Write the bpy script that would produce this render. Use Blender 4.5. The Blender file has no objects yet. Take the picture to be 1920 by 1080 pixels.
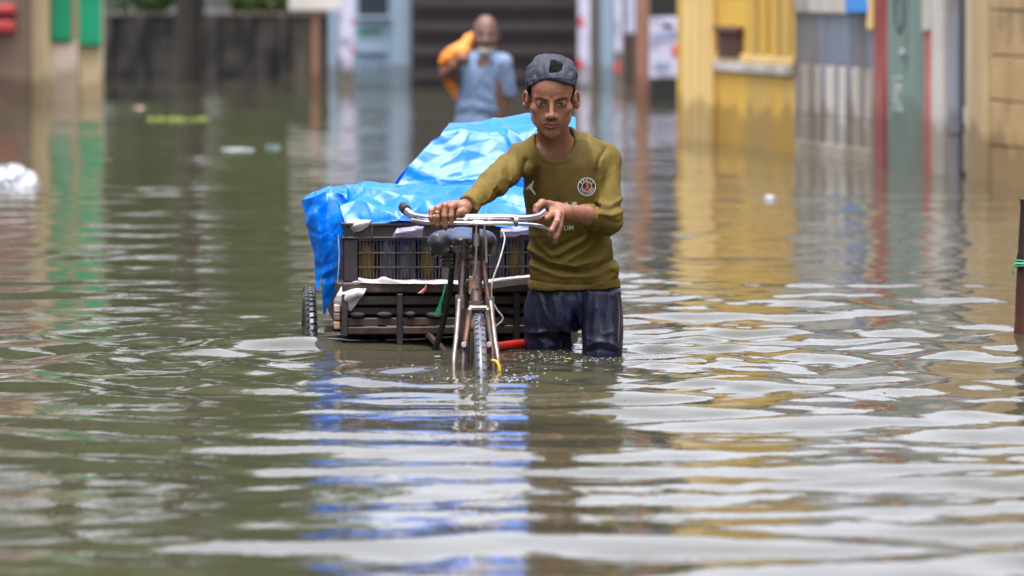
import bpy, bmesh, math, random
import numpy as np
from mathutils import Vector, Matrix
from mathutils.bvhtree import BVHTree

# ------------------------------------------------------------------ camera, sky, sun, exposure
sc = bpy.context.scene
C = sc.collection
FPX = 9000.0            # focal length in photograph pixels (1920 wide)
CAM_H = 1.15            # camera height above the flood water
HOR = -25.0             # image row of the horizon
cam_d = bpy.data.cameras.new('camera')
cam = bpy.data.objects.new('camera', cam_d)
C.objects.link(cam)
cam.location = (0, 0, CAM_H)
cam.rotation_euler = (math.radians(90), 0, 0)
cam_d.sensor_width = 36.0
cam_d.lens = FPX / 1920 * 36.0
cam_d.shift_y = (HOR - 540.0) / 1920.0
cam_d.clip_start = 0.5
cam_d.clip_end = 600
cam_d.dof.use_dof = True
cam_d.dof.focus_distance = 14.75
cam_d.dof.aperture_fstop = 3.8
sc.camera = cam

world = bpy.data.worlds.new('World')
sc.world = world
world.use_nodes = True
wn = world.node_tree.nodes
wl = world.node_tree.links
bg = wn['Background']
sky = wn.new('ShaderNodeTexSky')
sky.sky_type = 'NISHITA'
sky.sun_disc = False
SUN_EL, SUN_AZ = 77.0, 205.0      # overcast: high soft sun, behind the camera
sky.sun_elevation = math.radians(SUN_EL)
sky.sun_rotation = math.radians(SUN_AZ)
sky.air_density = 1.0
sky.dust_density = 4.0
sky.ozone_density = 1.0
hs = wn.new('ShaderNodeHueSaturation')     # cloud cover takes the blue out of the sky
hs.inputs['Saturation'].default_value = 0.16
hs.inputs['Value'].default_value = 1.0
wl.new(sky.outputs[0], hs.inputs['Color'])
tn = wn.new('ShaderNodeMix'); tn.data_type = 'RGBA'; tn.blend_type = 'MULTIPLY'
tn.inputs['Factor'].default_value = 1.0
tn.inputs['B'].default_value = (0.97, 0.975, 1.06, 1)
wl.new(hs.outputs[0], tn.inputs['A'])
wl.new(tn.outputs['Result'], bg.inputs['Color'])
bg.inputs['Strength'].default_value = 0.15

sun_d = bpy.data.lights.new('sun', 'SUN')
sun_d.energy = 1.0
sun_d.angle = math.radians(40)
sun_d.color = (1.0, 0.96, 0.9)
sun = bpy.data.objects.new('sun', sun_d)
C.objects.link(sun)
_a, _e = math.radians(SUN_AZ), math.radians(SUN_EL)
_sd = Vector((math.sin(_a) * math.cos(_e), math.cos(_a) * math.cos(_e), math.sin(_e)))
sun.rotation_euler = _sd.to_track_quat('Z', 'Y').to_euler()
sun.location = (0, 0, 30)

sc.view_settings.view_transform = 'Standard'
sc.view_settings.look = 'None'
sc.view_settings.exposure = 1.62
sc.view_settings.gamma = 1.0
sc.view_settings.use_curve_mapping = False
sc.cycles.use_denoising = True
sc.cycles.max_bounces = 8
sc.cycles.caustics_reflective = False
sc.cycles.caustics_refractive = False

rng = np.random.default_rng(7)
random.seed(7)

# ------------------------------------------------------------------ helpers
def P(px, py, Y):
    """point of the place seen at photograph pixel (px, py) that stands Y metres from the camera"""
    return np.array([(px - 960.0) * Y / FPX, Y, CAM_H - (py - HOR) * Y / FPX])

def V(p):
    return Vector((float(p[0]), float(p[1]), float(p[2])))

def tag(o, label=None, cat=None, group=None, kind=None):
    if label: o['label'] = label
    if cat: o['category'] = cat
    if group: o['group'] = group
    if kind: o['kind'] = kind
    return o

def thing(name, label, cat, loc=(0, 0, 0), group=None):
    o = bpy.data.objects.new(name, None)
    o.empty_display_size = 0.1
    C.objects.link(o)
    o.location = V(loc)
    return tag(o, label, cat, group)

def origin_of(o):
    p = Vector((0, 0, 0))
    while o is not None:
        p = p + o.location
        o = o.parent
    return p

def link_mesh(name, me, mat, parent=None, smooth=False, **kw):
    if mat is not None:
        if isinstance(mat, (list, tuple)):
            for m in mat: me.materials.append(m)
        else:
            me.materials.append(mat)
    if smooth:
        me.polygons.foreach_set('use_smooth', np.ones(len(me.polygons), bool))
    o = bpy.data.objects.new(name, me)
    C.objects.link(o)
    if parent is not None:
        me.transform(Matrix.Translation(-origin_of(parent)))
        o.parent = parent
    return tag(o, **kw)

def np_mesh(name, verts, faces):
    me = bpy.data.meshes.new(name)
    me.from_pydata([tuple(map(float, v)) for v in verts], [], [tuple(map(int, f)) for f in faces])
    me.update()
    return me

def quad_mesh(name, verts, quads):
    """fast path for big quad meshes"""
    me = bpy.data.meshes.new(name)
    nv, nq = len(verts), len(quads)
    me.vertices.add(nv)
    me.vertices.foreach_set('co', np.asarray(verts, np.float32).ravel())
    me.loops.add(nq * 4)
    me.loops.foreach_set('vertex_index', np.asarray(quads, np.int32).ravel())
    me.polygons.add(nq)
    me.polygons.foreach_set('loop_start', np.arange(0, nq * 4, 4, dtype=np.int32))
    me.polygons.foreach_set('loop_total', np.full(nq, 4, np.int32))
    me.update(calc_edges=True)
    me.validate()
    return me

class MB:
    """collects shapes, then becomes one mesh object"""
    def __init__(self):
        self.v = []; self.f = []
    def add(self, vs, fs):
        b = len(self.v)
        self.v += [tuple(map(float, p)) for p in vs]
        self.f += [tuple(i + b for i in f) for f in fs]
        return self
    def box(self, c, s, ax=None):
        c = np.asarray(c, float); s = np.asarray(s, float) / 2
        ax = np.eye(3) if ax is None else np.asarray(ax, float)
        vs = [c + ax[0]*sx*s[0] + ax[1]*sy*s[1] + ax[2]*sz*s[2]
              for sx in (-1, 1) for sy in (-1, 1) for sz in (-1, 1)]
        fs = [(0,1,3,2),(4,6,7,5),(0,4,5,1),(2,3,7,6),(0,2,6,4),(1,5,7,3)]
        return self.add(vs, fs)
    def bbox(self, c, s, ax=None, b=0.004):
        """box with chamfered edges"""
        c = np.asarray(c, float); h = np.asarray(s, float) / 2
        b = min(b, h.min() * 0.6)
        ax = np.eye(3) if ax is None else np.asarray(ax, float)
        bm = bmesh.new()
        bmesh.ops.create_cube(bm, size=1)
        for v in bm.verts:
            v.co = Vector((v.co.x*2*h[0], v.co.y*2*h[1], v.co.z*2*h[2]))
        bmesh.ops.bevel(bm, geom=list(bm.edges), offset=b, segments=1, affect='EDGES', profile=0.5)
        bm.verts.index_update()
        vs = [c + ax[0]*v.co.x + ax[1]*v.co.y + ax[2]*v.co.z for v in bm.verts]
        fs = [tuple(v.index for v in f.verts) for f in bm.faces]
        bm.free()
        return self.add(vs, fs)
    def tube(self, pts, r, n=10, cap=True):
        pts = [np.asarray(p, float) for p in pts]
        m = len(pts)
        rs = [r]*m if np.isscalar(r) else list(r)
        up = None; vs = []; fs = []
        for i in range(m):
            t = pts[min(i+1, m-1)] - pts[max(i-1, 0)]
            t = t / (np.linalg.norm(t) + 1e-12)
            if up is None:
                up = np.array([0, 0, 1.0]) if abs(t[2]) < .9 else np.array([1.0, 0, 0])
            a = np.cross(t, up); a /= np.linalg.norm(a) + 1e-12
            up = np.cross(a, t)
            for k in range(n):
                th = 2*math.pi*k/n
                vs.append(pts[i] + rs[i]*(a*math.cos(th) + up*math.sin(th)))
        for i in range(m-1):
            for k in range(n):
                k2 = (k+1) % n
                fs.append((i*n+k, i*n+k2, (i+1)*n+k2, (i+1)*n+k))
        if cap:
            fs.append(tuple(range(n))[::-1]); fs.append(tuple((m-1)*n+k for k in range(n)))
        return self.add(vs, fs)
    def lathe(self, c, prof, n=16, axis=(0, 0, 1)):
        """prof = [(r, h)...] turned round the axis through c"""
        ax = np.asarray(axis, float); ax /= np.linalg.norm(ax)
        a = np.cross(ax, [0, 1, 0] if abs(ax[1]) < .9 else [1, 0, 0]); a /= np.linalg.norm(a)
        b = np.cross(ax, a); c = np.asarray(c, float)
        vs = []; fs = []
        for (r, h) in prof:
            for k in range(n):
                th = 2*math.pi*k/n
                vs.append(c + ax*h + r*(a*math.cos(th) + b*math.sin(th)))
        for i in range(len(prof)-1):
            for k in range(n):
                k2 = (k+1) % n
                fs.append((i*n+k, i*n+k2, (i+1)*n+k2, (i+1)*n+k))
        return self.add(vs, fs)
    def torus(self, c, R, r, axis=(1, 0, 0), n=64, m=12, sx=1.0):
        prof = [(R + r*math.cos(2*math.pi*k/m), sx*r*math.sin(2*math.pi*k/m)) for k in range(m+1)]
        return self.lathe(c, prof, n, axis)
    def prism(self, poly, off):
        n = len(poly); off = np.asarray(off, float)
        vs = [np.asarray(p, float) for p in poly] + [np.asarray(p, float) + off for p in poly]
        fs = [tuple(range(n))[::-1], tuple(range(n, 2*n))]
        fs += [(i, (i+1) % n, n+(i+1) % n, n+i) for i in range(n)]
        return self.add(vs, fs)
    def mesh(self, name):
        return np_mesh(name, self.v, self.f)
    def build(self, name, mat, parent=None, smooth=False, **kw):
        me = self.mesh(name)
        bm = bmesh.new(); bm.from_mesh(me)
        bmesh.ops.recalc_face_normals(bm, faces=bm.faces)
        bm.to_mesh(me); bm.free()
        o = link_mesh(name, me, mat, parent, smooth, **kw)
        if smooth:
            me.set_sharp_from_angle(angle=math.radians(48))
        return o

def spline(pts, n=8):
    """Catmull-Rom through the points"""
    p = [np.asarray(q, float) for q in pts]
    p = [2*p[0]-p[1]] + p + [2*p[-1]-p[-2]]
    out = []
    for i in range(1, len(p)-2):
        for k in range(n):
            t = k/n
            out.append(0.5*((2*p[i]) + (-p[i-1]+p[i+1])*t + (2*p[i-1]-5*p[i]+4*p[i+1]-p[i+2])*t*t
                            + (-p[i-1]+3*p[i]-3*p[i+1]+p[i+2])*t**3))
    out.append(p[-2])
    return out

# ------------------------------------------------------------------ materials
def mat(name, col, rough=0.6, col2=None, scale=6.0, metal=0.0, bump=0.0, bscale=None, spec=0.5,
        detail=6, stretch=None, sss=0.0, coat=0.0, trans=0.0, attr=None, contrast=(0.35, 0.65), third=None, tscale=None):
    m = bpy.data.materials.new(name)
    m.use_nodes = True
    nt = m.node_tree; N = nt.nodes; L = nt.links
    b = N['Principled BSDF']
    b.inputs['Roughness'].default_value = rough
    b.inputs['Metallic'].default_value = metal
    b.inputs['Specular IOR Level'].default_value = spec
    b.inputs['Coat Weight'].default_value = coat
    b.inputs['Transmission Weight'].default_value = trans
    if sss:
        b.inputs['Subsurface Weight'].default_value = sss
        b.inputs['Subsurface Radius'].default_value = (0.012, 0.005, 0.003)
        b.inputs['Subsurface Scale'].default_value = 1.0
    tc = N.new('ShaderNodeTexCoord')
    mp = N.new('ShaderNodeMapping')
    L.new(tc.outputs['Object'], mp.inputs['Vector'])
    if stretch: mp.inputs['Scale'].default_value = stretch
    base = None
    if attr:
        at = N.new('ShaderNodeAttribute'); at.attribute_name = attr
        base = at.outputs['Color']
    if col2 is not None:
        nz = N.new('ShaderNodeTexNoise')
        nz.inputs['Scale'].default_value = scale
        nz.inputs['Detail'].default_value = detail
        nz.inputs['Roughness'].default_value = 0.62
        L.new(mp.outputs[0], nz.inputs['Vector'])
        rp = N.new('ShaderNodeMapRange')
        rp.inputs['From Min'].default_value = contrast[0]; rp.inputs['From Max'].default_value = contrast[1]
        L.new(nz.outputs['Fac'], rp.inputs['Value'])
        mx = N.new('ShaderNodeMix'); mx.data_type = 'RGBA'
        mx.inputs['A'].default_value = (*col, 1); mx.inputs['B'].default_value = (*col2, 1)
        if attr:
            mx.blend_type = 'MULTIPLY'; L.new(base, mx.inputs['A'])
            mx.inputs['Factor'].default_value = 1
            m2 = N.new('ShaderNodeMix'); m2.data_type = 'RGBA'
            m2.inputs['A'].default_value = (1, 1, 1, 1); m2.inputs['B'].default_value = (*col2, 1)
            L.new(rp.outputs[0], m2.inputs['Factor']); L.new(m2.outputs['Result'], mx.inputs['B'])
        else:
            L.new(rp.outputs[0], mx.inputs['Factor'])
        base = mx.outputs['Result']
        if third is not None:
            n3 = N.new('ShaderNodeTexNoise'); n3.inputs['Scale'].default_value = tscale or scale*0.35
            n3.inputs['Detail'].default_value = 8
            L.new(mp.outputs[0], n3.inputs['Vector'])
            r3 = N.new('ShaderNodeMapRange'); r3.inputs['From Min'].default_value = .52; r3.inputs['From Max'].default_value = .66
            L.new(n3.outputs['Fac'], r3.inputs['Value'])
            m3 = N.new('ShaderNodeMix'); m3.data_type = 'RGBA'; m3.inputs['B'].default_value = (*third, 1)
            L.new(base, m3.inputs['A']); L.new(r3.outputs[0], m3.inputs['Factor'])
            base = m3.outputs['Result']
    if base is not None:
        L.new(base, b.inputs['Base Color'])
    else:
        b.inputs['Base Color'].default_value = (*col, 1)
    if bump:
        nb = N.new('ShaderNodeTexNoise')
        nb.inputs['Scale'].default_value = bscale or scale*4
        nb.inputs['Detail'].default_value = 5
        L.new(mp.outputs[0], nb.inputs['Vector'])
        bp = N.new('ShaderNodeBump')
        bp.inputs['Strength'].default_value = 1.0
        bp.inputs['Distance'].default_value = bump
        L.new(nb.outputs['Fac'], bp.inputs['Height'])
        L.new(bp.outputs[0], b.inputs['Normal'])
    return m

def srgb(r, g, b):
    f = lambda c: (c/255/12.92) if c/255 <= .04045 else ((c/255+.055)/1.055)**2.4
    return (f(r), f(g), f(b))

# smooth pseudo-noise from random sine waves, for shaping geometry
class Wob:
    def __init__(self, seed, n=14, f=(1, 4), dim=3):
        r = np.random.default_rng(seed)
        d = r.normal(size=(n, dim)); d /= np.linalg.norm(d, axis=1)[:, None]
        self.k = d * (r.uniform(*f, n) * 2*np.pi)[:, None]
        self.p = r.uniform(0, 2*np.pi, n); self.n = n
    def __call__(self, X):
        return np.sin(X @ self.k.T + self.p).sum(-1) / math.sqrt(self.n)

# ------------------------------------------------------------------ implicit modelling (bodies, clothes, soft things)
class Sdf:
    """smooth unions / cuts of simple solids, turned into one continuous quad mesh (surface nets)"""
    def __init__(self):
        self.pr = []
        self.disp = None
    def _add(self, fn, c, R, op, k):
        self.pr.append((fn, np.asarray(c, float), float(R), op, k)); return self
    def ell(self, c, r, k=.01, op='u', rot=None):
        c = np.asarray(c, float); r = np.asarray(r, float)
        A = None if rot is None else np.asarray(rot, float)
        def fn(X):
            q = X - c
            if A is not None: q = q @ A.T
            k0 = np.sqrt(((q/r)**2).sum(-1)); k1 = np.sqrt(((q/(r*r))**2).sum(-1))
            return np.where(k1 > 1e-9, k0*(k0-1)/np.maximum(k1, 1e-9), -r.min())
        return self._add(fn, c, r.max(), op, k)
    def rc(self, a, b, ra, rb, k=.01, op='u', flat=False):
        a = np.asarray(a, float); b = np.asarray(b, float); ab = b-a; L2 = ab @ ab; n = ab/math.sqrt(L2)
        def fn(X):
            q = X - a
            t = np.clip((q @ ab)/L2, 0, 1)
            d = np.sqrt(((q - t[..., None]*ab)**2).sum(-1)) - (ra + (rb-ra)*t)
            if flat: d = np.maximum(d, (X-b) @ n)
            return d
        return self._add(fn, (a+b)/2, math.sqrt(L2)/2 + max(ra, rb), op, k)
    def chain(self, pts, rs, k=.01, op='u'):
        for i in range(len(pts)-1):
            self.rc(pts[i], pts[i+1], rs[i], rs[i+1], k, op)
        return self
    def prof(self, rows, k=.01, op='u', e=2.0):
        """rows of (z, cx, cy, rx, ry): an upright body with free outline"""
        R_ = np.array(sorted(rows), float)
        zz_ = np.linspace(R_[0, 0], R_[-1, 0], 241); T_ = np.stack([np.interp(zz_, R_[:, 0], R_[:, i]) for i in range(5)], -1)
        for _ in range(3):                                   # round the kinks of the outline
            E_ = np.concatenate([2*T_[:1] - T_[9:0:-1], T_, 2*T_[-1:] - T_[-2:-11:-1]])
            T_ = np.stack([np.convolve(E_[:, i], np.ones(19)/19, 'valid') for i in range(5)], -1)
        R_ = T_; z = R_[:, 0]
        def fn(X):
            zz = X[..., 2]
            cx, cy, rx, ry = [np.interp(zz, z, R_[:, i]) for i in (1, 2, 3, 4)]
            a = np.abs((X[..., 0]-cx)/rx); b_ = np.abs((X[..., 1]-cy)/ry)
            d = ((a**e + b_**e)**(1/e) - 1)*np.minimum(rx, ry)
            return np.maximum(d, np.maximum(z[0]-zz, zz-z[-1]))
        c = [R_[:, 1].mean(), R_[:, 2].mean(), (z[0]+z[-1])/2]
        R = math.hypot((z[-1]-z[0])/2, (R_[:, 3].max()+np.ptp(R_[:, 1]) + R_[:, 4].max()+np.ptp(R_[:, 2])))
        return self._add(fn, c, R, op, k)
    def fn(self, f, c, R, k=.01, op='u'):
        return self._add(f, c, R, op, k)
    def ev(self, X, cen=None, rad=None):
        d = np.full(X.shape[:-1], 1.0)
        hit = False
        for (f, c, R, op, k) in self.pr:
            if cen is not None and np.linalg.norm(cen-c) > R + rad + .05: continue
            hit = True
            e = f(X)
            if op == 'u':
                h = np.clip(.5 + .5*(d-e)/k, 0, 1)
                d = d + (e-d)*h - k*h*(1-h)
            elif op == 's':
                e = -e
                h = np.clip(.5 + .5*(e-d)/k, 0, 1)
                d = d + (e-d)*h + k*h*(1-h)
        if self.disp is not None and hit:
            d = d - self.disp(X)
        return d
    def mesh(self, name, xs, ys, zs, B=16):
        xs, ys, zs = [np.asarray(a, float) for a in (xs, ys, zs)]
        n = [len(xs), len(ys), len(zs)]
        D = np.full(n, 1.0, np.float32)
        nb = [(m + B - 1)//B for m in n]
        for i in range(nb[0]):
            ax = xs[i*B:(i+1)*B]
            for j in range(nb[1]):
                ay = ys[j*B:(j+1)*B]
                for l in range(nb[2]):
                    az = zs[l*B:(l+1)*B]
                    lo = np.array([ax[0], ay[0], az[0]]); hi = np.array([ax[-1], ay[-1], az[-1]])
                    cen = (lo+hi)/2; rad = np.linalg.norm(hi-lo)/2
                    d0 = self.ev(cen[None], cen, rad)[0]
                    if abs(d0) > rad*1.7 + .03:
                        if d0 < 0: D[i*B:(i+1)*B, j*B:(j+1)*B, l*B:(l+1)*B] = -1
                        continue
                    X = np.stack(np.meshgrid(ax, ay, az, indexing='ij'), -1)
                    D[i*B:(i+1)*B, j*B:(j+1)*B, l*B:(l+1)*B] = self.ev(X, cen, rad)
        S = D < 0
        cnt = np.zeros([m-1 for m in n], np.int8)
        for dx in (0, 1):
            for dy in (0, 1):
                for dz in (0, 1):
                    cnt += S[dx:n[0]-1+dx, dy:n[1]-1+dy, dz:n[2]-1+dz]
        act = (cnt > 0) & (cnt < 8)
        I = np.argwhere(act)
        idx = np.full(act.shape, -1, np.int32); idx[act] = np.arange(len(I))
        acc = np.zeros((len(I), 3)); w = np.zeros(len(I))
        A = [xs, ys, zs]
        corners = [(a, b, c) for a in (0, 1) for b in (0, 1) for c in (0, 1)]
        for a in range(8):
            for b in range(a+1, 8):
                ca, cb = np.array(corners[a]), np.array(corners[b])
                if np.abs(ca-cb).sum() != 1: continue
                ia = I+ca; ib = I+cb
                da = D[ia[:, 0], ia[:, 1], ia[:, 2]].astype(float); db = D[ib[:, 0], ib[:, 1], ib[:, 2]].astype(float)
                m = (da < 0) != (db < 0)
                t = np.where(m, da/np.where(m, da-db, 1), 0)
                pa = np.stack([A[q][ia[:, q]] for q in range(3)], -1); pb = np.stack([A[q][ib[:, q]] for q in range(3)], -1)
                acc += np.where(m[:, None], pa + (pb-pa)*t[:, None], 0); w += m
        verts = acc/w[:, None]
        quads = []
        for q in range(3):
            a1, a2 = (q+1) % 3, (q+2) % 3
            sl0 = [slice(None)]*3; sl1 = [slice(None)]*3
            sl0[q] = slice(0, n[q]-1); sl1[q] = slice(1, n[q])
            ch = S[tuple(sl0)] != S[tuple(sl1)]
            E = np.argwhere(ch)
            ok = (E[:, a1] > 0) & (E[:, a2] > 0) & (E[:, a1] < n[a1]-1) & (E[:, a2] < n[a2]-1)
            E = E[ok]
            ins = S[E[:, 0], E[:, 1], E[:, 2]]
            f = []
            for (o1, o2) in ((1, 1), (0, 1), (0, 0), (1, 0)):
                G = E.copy(); G[:, a1] -= o1; G[:, a2] -= o2
                f.append(idx[G[:, 0], G[:, 1], G[:, 2]])
            f = np.stack(f, -1)
            f[~ins] = f[~ins][:, ::-1]
            quads.append(f)
        quads = np.concatenate(quads)
        quads = quads[(quads >= 0).all(1)]
        me = quad_mesh(name, verts, quads)
        return me, verts

def axis(*seg):
    """non-uniform sample positions: (start, stop, step), ..."""
    out = []
    for (a, b, s) in seg:
        out.append(np.linspace(a, b, max(2, int(round((b-a)/s))), endpoint=False))
    out.append([seg[-1][1]])
    return np.concatenate(out)

def set_col(me, cols, name='Col'):
    a = me.color_attributes.new(name, 'FLOAT_COLOR', 'POINT')
    c = np.ones((len(cols), 4), np.float32); c[:, :3] = cols
    a.data.foreach_set('color', c.ravel())
# ================================================================== THE SETTING
M = {}
# ---- street bed under the flood
gm = MB(); gm.box((0, 100, -0.66), (400, 400, 0.1))
gm.build('ground', mat('street_mud', srgb(74, 66, 52), .9, srgb(58, 52, 42), 1.5), kind='structure')

# ---- flood water: a real surface with waves
def water_height(x, y):
    """height of the flood water at (x, y): wind chop, wading waves, bow waves"""
    r = np.random.default_rng(21)
    z = np.zeros_like(x)
    gx = np.clip((x + 1.1)/1.4, 0, 1)                       # calmer on the left, livelier on the right
    near = np.clip((25 - y)/9.0, 0, 1)
    far = 0.30 + 0.70*near*near*(3-2*near)
    lull = 0.62 + 0.38*np.sin(0.9*x + 0.35*y + 1.0)*np.sin(0.5*y - 0.7*x + .4)
    gust = 0.75 + 0.45*np.sin(2.3*x - .8*y + 2)*np.sin(1.1*y + 1.3*x)
    fore = np.clip((13.5 - y)/4.0, 0, 1)                     # smoother, longer waves close to the viewer
    calm = 1 - .58*np.exp(-((x+.15)/.75)**4)*np.clip((14.6-y)/.8, 0, 1)      # ahead of the wheel its own rings dominate
    chop = np.exp(-((x+.85)/.30)**2 - ((y-15.9)/.7)**2) + np.exp(-((x-.58)/.34)**2 - ((y-15.5)/.8)**2) + .6*np.exp(-((x-.1)/.3)**2 - ((y-14.5)/.4)**2)
    # (count, shortest, longest, spread, slope left, slope right, modulation, share near the viewer)
    for (n_, l0, l1, sp, s0, s1, mod, nearw) in (
            (16, .45, 1.0, .30, .0095, .0112, lull*calm, 1.3),
            (16, .22, .45, .46, .0110, .0190, lull*calm, 1.0),
            (18, .09, .20, .55, .0038, .0125, gust*(1 + 2.2*chop), .85),
            (14, .18, .50, 1.0, .0035, .0125, gust, 1.0)):
        for i in range(n_):
            lam = r.uniform(l0, l1); th = r.normal(0, sp)
            k = 2*np.pi/lam
            z += (s0 + (s1-s0)*gx)/k*np.cos(k*(x*math.sin(th) + y*math.cos(th)) + r.uniform(0, 7))*mod*(1 + (nearw-1)*fore)
    z *= far
    for i in range(20):                                      # small far ripples
        lam = r.uniform(0.22, 1.0); th = r.normal(0, .6)
        k = 2*np.pi/lam; sl = 0.0088
        z += sl/k*np.cos(k*(x*math.sin(th) + y*math.cos(th)) + r.uniform(0, 7))*np.clip((y-14)/8, 0, 1)
    # rings pushed ahead by the front wheel and by the wading legs
    def rings(cx, cy, amp, lam, r0, dec, ex=1.0):
        d = np.sqrt(((x-cx)/ex)**2 + (y-cy)**2)
        return amp*np.cos(2*np.pi*(d-r0)/lam)*np.exp(-np.abs(d-r0)/dec)*np.clip(d/1.3, .25, 1)*np.clip((18-y)/3, 0, 1)
    z += rings(-.10, 14.25, .0105, .50, .30, 2.6, 1.0)
    z += rings(-.10, 14.15, .010, .13, .16, .35, 1.3)
    z += rings(.23, 15.0, .0085, .40, .34, 1.9, 1.0)
    z += rings(-.66, 16.0, .0075, .34, .25, 1.5)
    # wading bow waves: broad smooth slopes facing the viewer
    def slope(cx, cy, lx, ly, h, sk=0.0):
        u = (x-cx)/lx; v = (y-cy-sk*(x-cx))/ly
        return h*np.exp(-u**4)*np.where(v > 0, np.exp(-(v*0.8)**2), np.exp(-v*v))
    z += slope(-.80, 15.36, .24, .18, .024, -.25)*(1 + .3*np.sin(15*x - 5*y))
    z += slope(.60, 14.52, .34, .10, .015, .10)*(1 + .35*np.sin(13*x + 4*y))
    z += slope(.60, 14.10, .30, .08, .010, .05)
    return z

xs = np.concatenate([-(3.6*np.exp(np.linspace(0, 1, 26)*3.6)[::-1])[:-1], np.arange(-3.6, 3.6, .036), 3.6*np.exp(np.linspace(0, 1, 26)*3.6)])
ysn = [6.5]
while ysn[-1] < 230:
    y_ = ysn[-1]
    ysn.append(y_ + (.022 if y_ < 18 else min(.022 + (y_-18)*.0032, 6) if y_ < 62 else (y_-58)*.1))
ysn = np.array([-60, -20, 0, 4, 6] + ysn)
gX, gY = np.meshgrid(xs, ysn, indexing='ij')
gZ = water_height(gX, gY)*np.exp(-np.clip(np.abs(gX)-3.4, 0, None)*.7)*np.clip((gY-5.5)/2, 0, 1)
nx, ny = gX.shape
wi = np.arange(nx*ny).reshape(nx, ny)
wq = np.stack([wi[:-1, :-1], wi[1:, :-1], wi[1:, 1:], wi[:-1, 1:]], -1).reshape(-1, 4)
wme = quad_mesh('water', np.stack([gX, gY, gZ], -1).reshape(-1, 3), wq)

wm = bpy.data.materials.new('flood_water'); wm.use_nodes = True
N = wm.node_tree.nodes; L = wm.node_tree.links
b = N['Principled BSDF']
b.inputs['Base Color'].default_value = (*srgb(70, 64, 42), 1)
b.inputs['Roughness'].default_value = 0.02
b.inputs['IOR'].default_value = 1.36
tc = N.new('ShaderNodeTexCoord'); mp = N.new('ShaderNodeMapping'); mp.inputs['Scale'].default_value = (1, 1, 1)
L.new(tc.outputs['Object'], mp.inputs['Vector'])
n1 = N.new('ShaderNodeTexNoise'); n1.inputs['Scale'].default_value = 16; n1.inputs['Detail'].default_value = 4
L.new(mp.outputs[0], n1.inputs['Vector'])
bp = N.new('ShaderNodeBump'); bp.inputs['Distance'].default_value = .0012
L.new(n1.outputs['Fac'], bp.inputs['Height']); L.new(bp.outputs[0], b.inputs['Normal'])
n2 = N.new('ShaderNodeTexNoise'); n2.inputs['Scale'].default_value = .6; n2.inputs['Detail'].default_value = 6
L.new(mp.outputs[0], n2.inputs['Vector'])
mx = N.new('ShaderNodeMix'); mx.data_type = 'RGBA'
mx.inputs['A'].default_value = (*srgb(74, 70, 55), 1); mx.inputs['B'].default_value = (*srgb(62, 62, 47), 1)
L.new(n2.outputs['Fac'], mx.inputs['Factor']); L.new(mx.outputs['Result'], b.inputs['Base Color'])
link_mesh('water', wme, wm, smooth=True, kind='structure')

# ================================================================== BUILDINGS ON THE RIGHT
# the row stands on a straight line that runs away to the left; t = metres along it towards the viewer
U = np.array([.176, -.984, 0]); U /= np.linalg.norm(U)
NRM = np.array([-.984, -.176, 0]); NRM /= np.linalg.norm(NRM)      # out into the street
ZUP = np.array([0, 0, 1.0])
W0 = np.array([1.341, 36.57, 0])
def tpx(px):
    return ((px-960)*36.57 - 12069)/(1584 + .984*(px-960))
def W(t, n, z):
    return W0 + U*t + NRM*n + ZUP*z
AXW = np.array([U, NRM, ZUP])
def wbox(mb, t0, t1, n0, n1, z0, z1, b=0):
    c = W((t0+t1)/2, (n0+n1)/2, (z0+z1)/2); s = (abs(t1-t0), abs(n1-n0), abs(z1-z0))
    return mb.bbox(c, s, AXW, b) if b else mb.box(c, s, AXW)
def zat(px, py):
    t = tpx(px); Y = W(t, 0, 0)[1]
    return CAM_H - (py-HOR)*Y/FPX

m_yel = mat('yellow_paint', srgb(222, 180, 72), .8, srgb(205, 160, 60), 2.5, bump=.003, bscale=30, third=srgb(190, 160, 95), stretch=(1, 1, .35))
m_cream = mat('cream_paint', srgb(238, 208, 145), .8, srgb(225, 190, 120), 2.0, bump=.003, bscale=30, stretch=(1, 1, .3))
m_white = mat('old_whitewash', srgb(206, 200, 192), .85, srgb(176, 170, 160), 3.0, bump=.004, bscale=26, third=srgb(140, 132, 120), stretch=(1, 1, .4))
m_grey = mat('grey_metal_paint', srgb(150, 152, 162), .45, srgb(128, 132, 142), 5, metal=.1, third=srgb(120, 110, 100), stretch=(1, 1, .3))
m_bluegrey = mat('blue_grey_panel', srgb(104, 124, 148), .5, srgb(84, 104, 128), 3, third=srgb(120, 118, 115), stretch=(1, 1, .3))
m_red = mat('red_paint', srgb(146, 40, 44), .6, srgb(120, 32, 36), 5, third=srgb(160, 90, 85), tscale=3, stretch=(1, 1, .4))
m_redp = mat('faded_red_paint', srgb(172, 74, 72), .7, srgb(190, 120, 112), 6)
m_green = mat('grey_green_gate_paint', srgb(116, 140, 128), .5, srgb(100, 122, 112), 3, third=srgb(118, 116, 108), tscale=1.2, stretch=(1, 1, .35))
m_blue = mat('blue_board', srgb(40, 130, 220), .5, srgb(60, 150, 230), 4)
m_tan = mat('tan_block', srgb(190, 158, 112), .85, srgb(170, 140, 96), 4, bump=.004, bscale=40, third=srgb(140, 120, 88), tscale=2.2)
m_mortar = mat('dark_mortar', srgb(150, 126, 88), .95, srgb(70, 64, 44), 5, contrast=(.45, .6))
m_tanp = mat('tan_plaster', srgb(190, 165, 124), .85, srgb(170, 146, 108), 3, bump=.004, bscale=30, third=srgb(200, 188, 165), stretch=(1, 1, .3))
m_dark = mat('dark_gap', srgb(44, 42, 40), .9, srgb(30, 30, 30), 4)
m_brown = mat('brown_vent', srgb(104, 66, 52), .6, srgb(84, 52, 42), 6)
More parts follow.
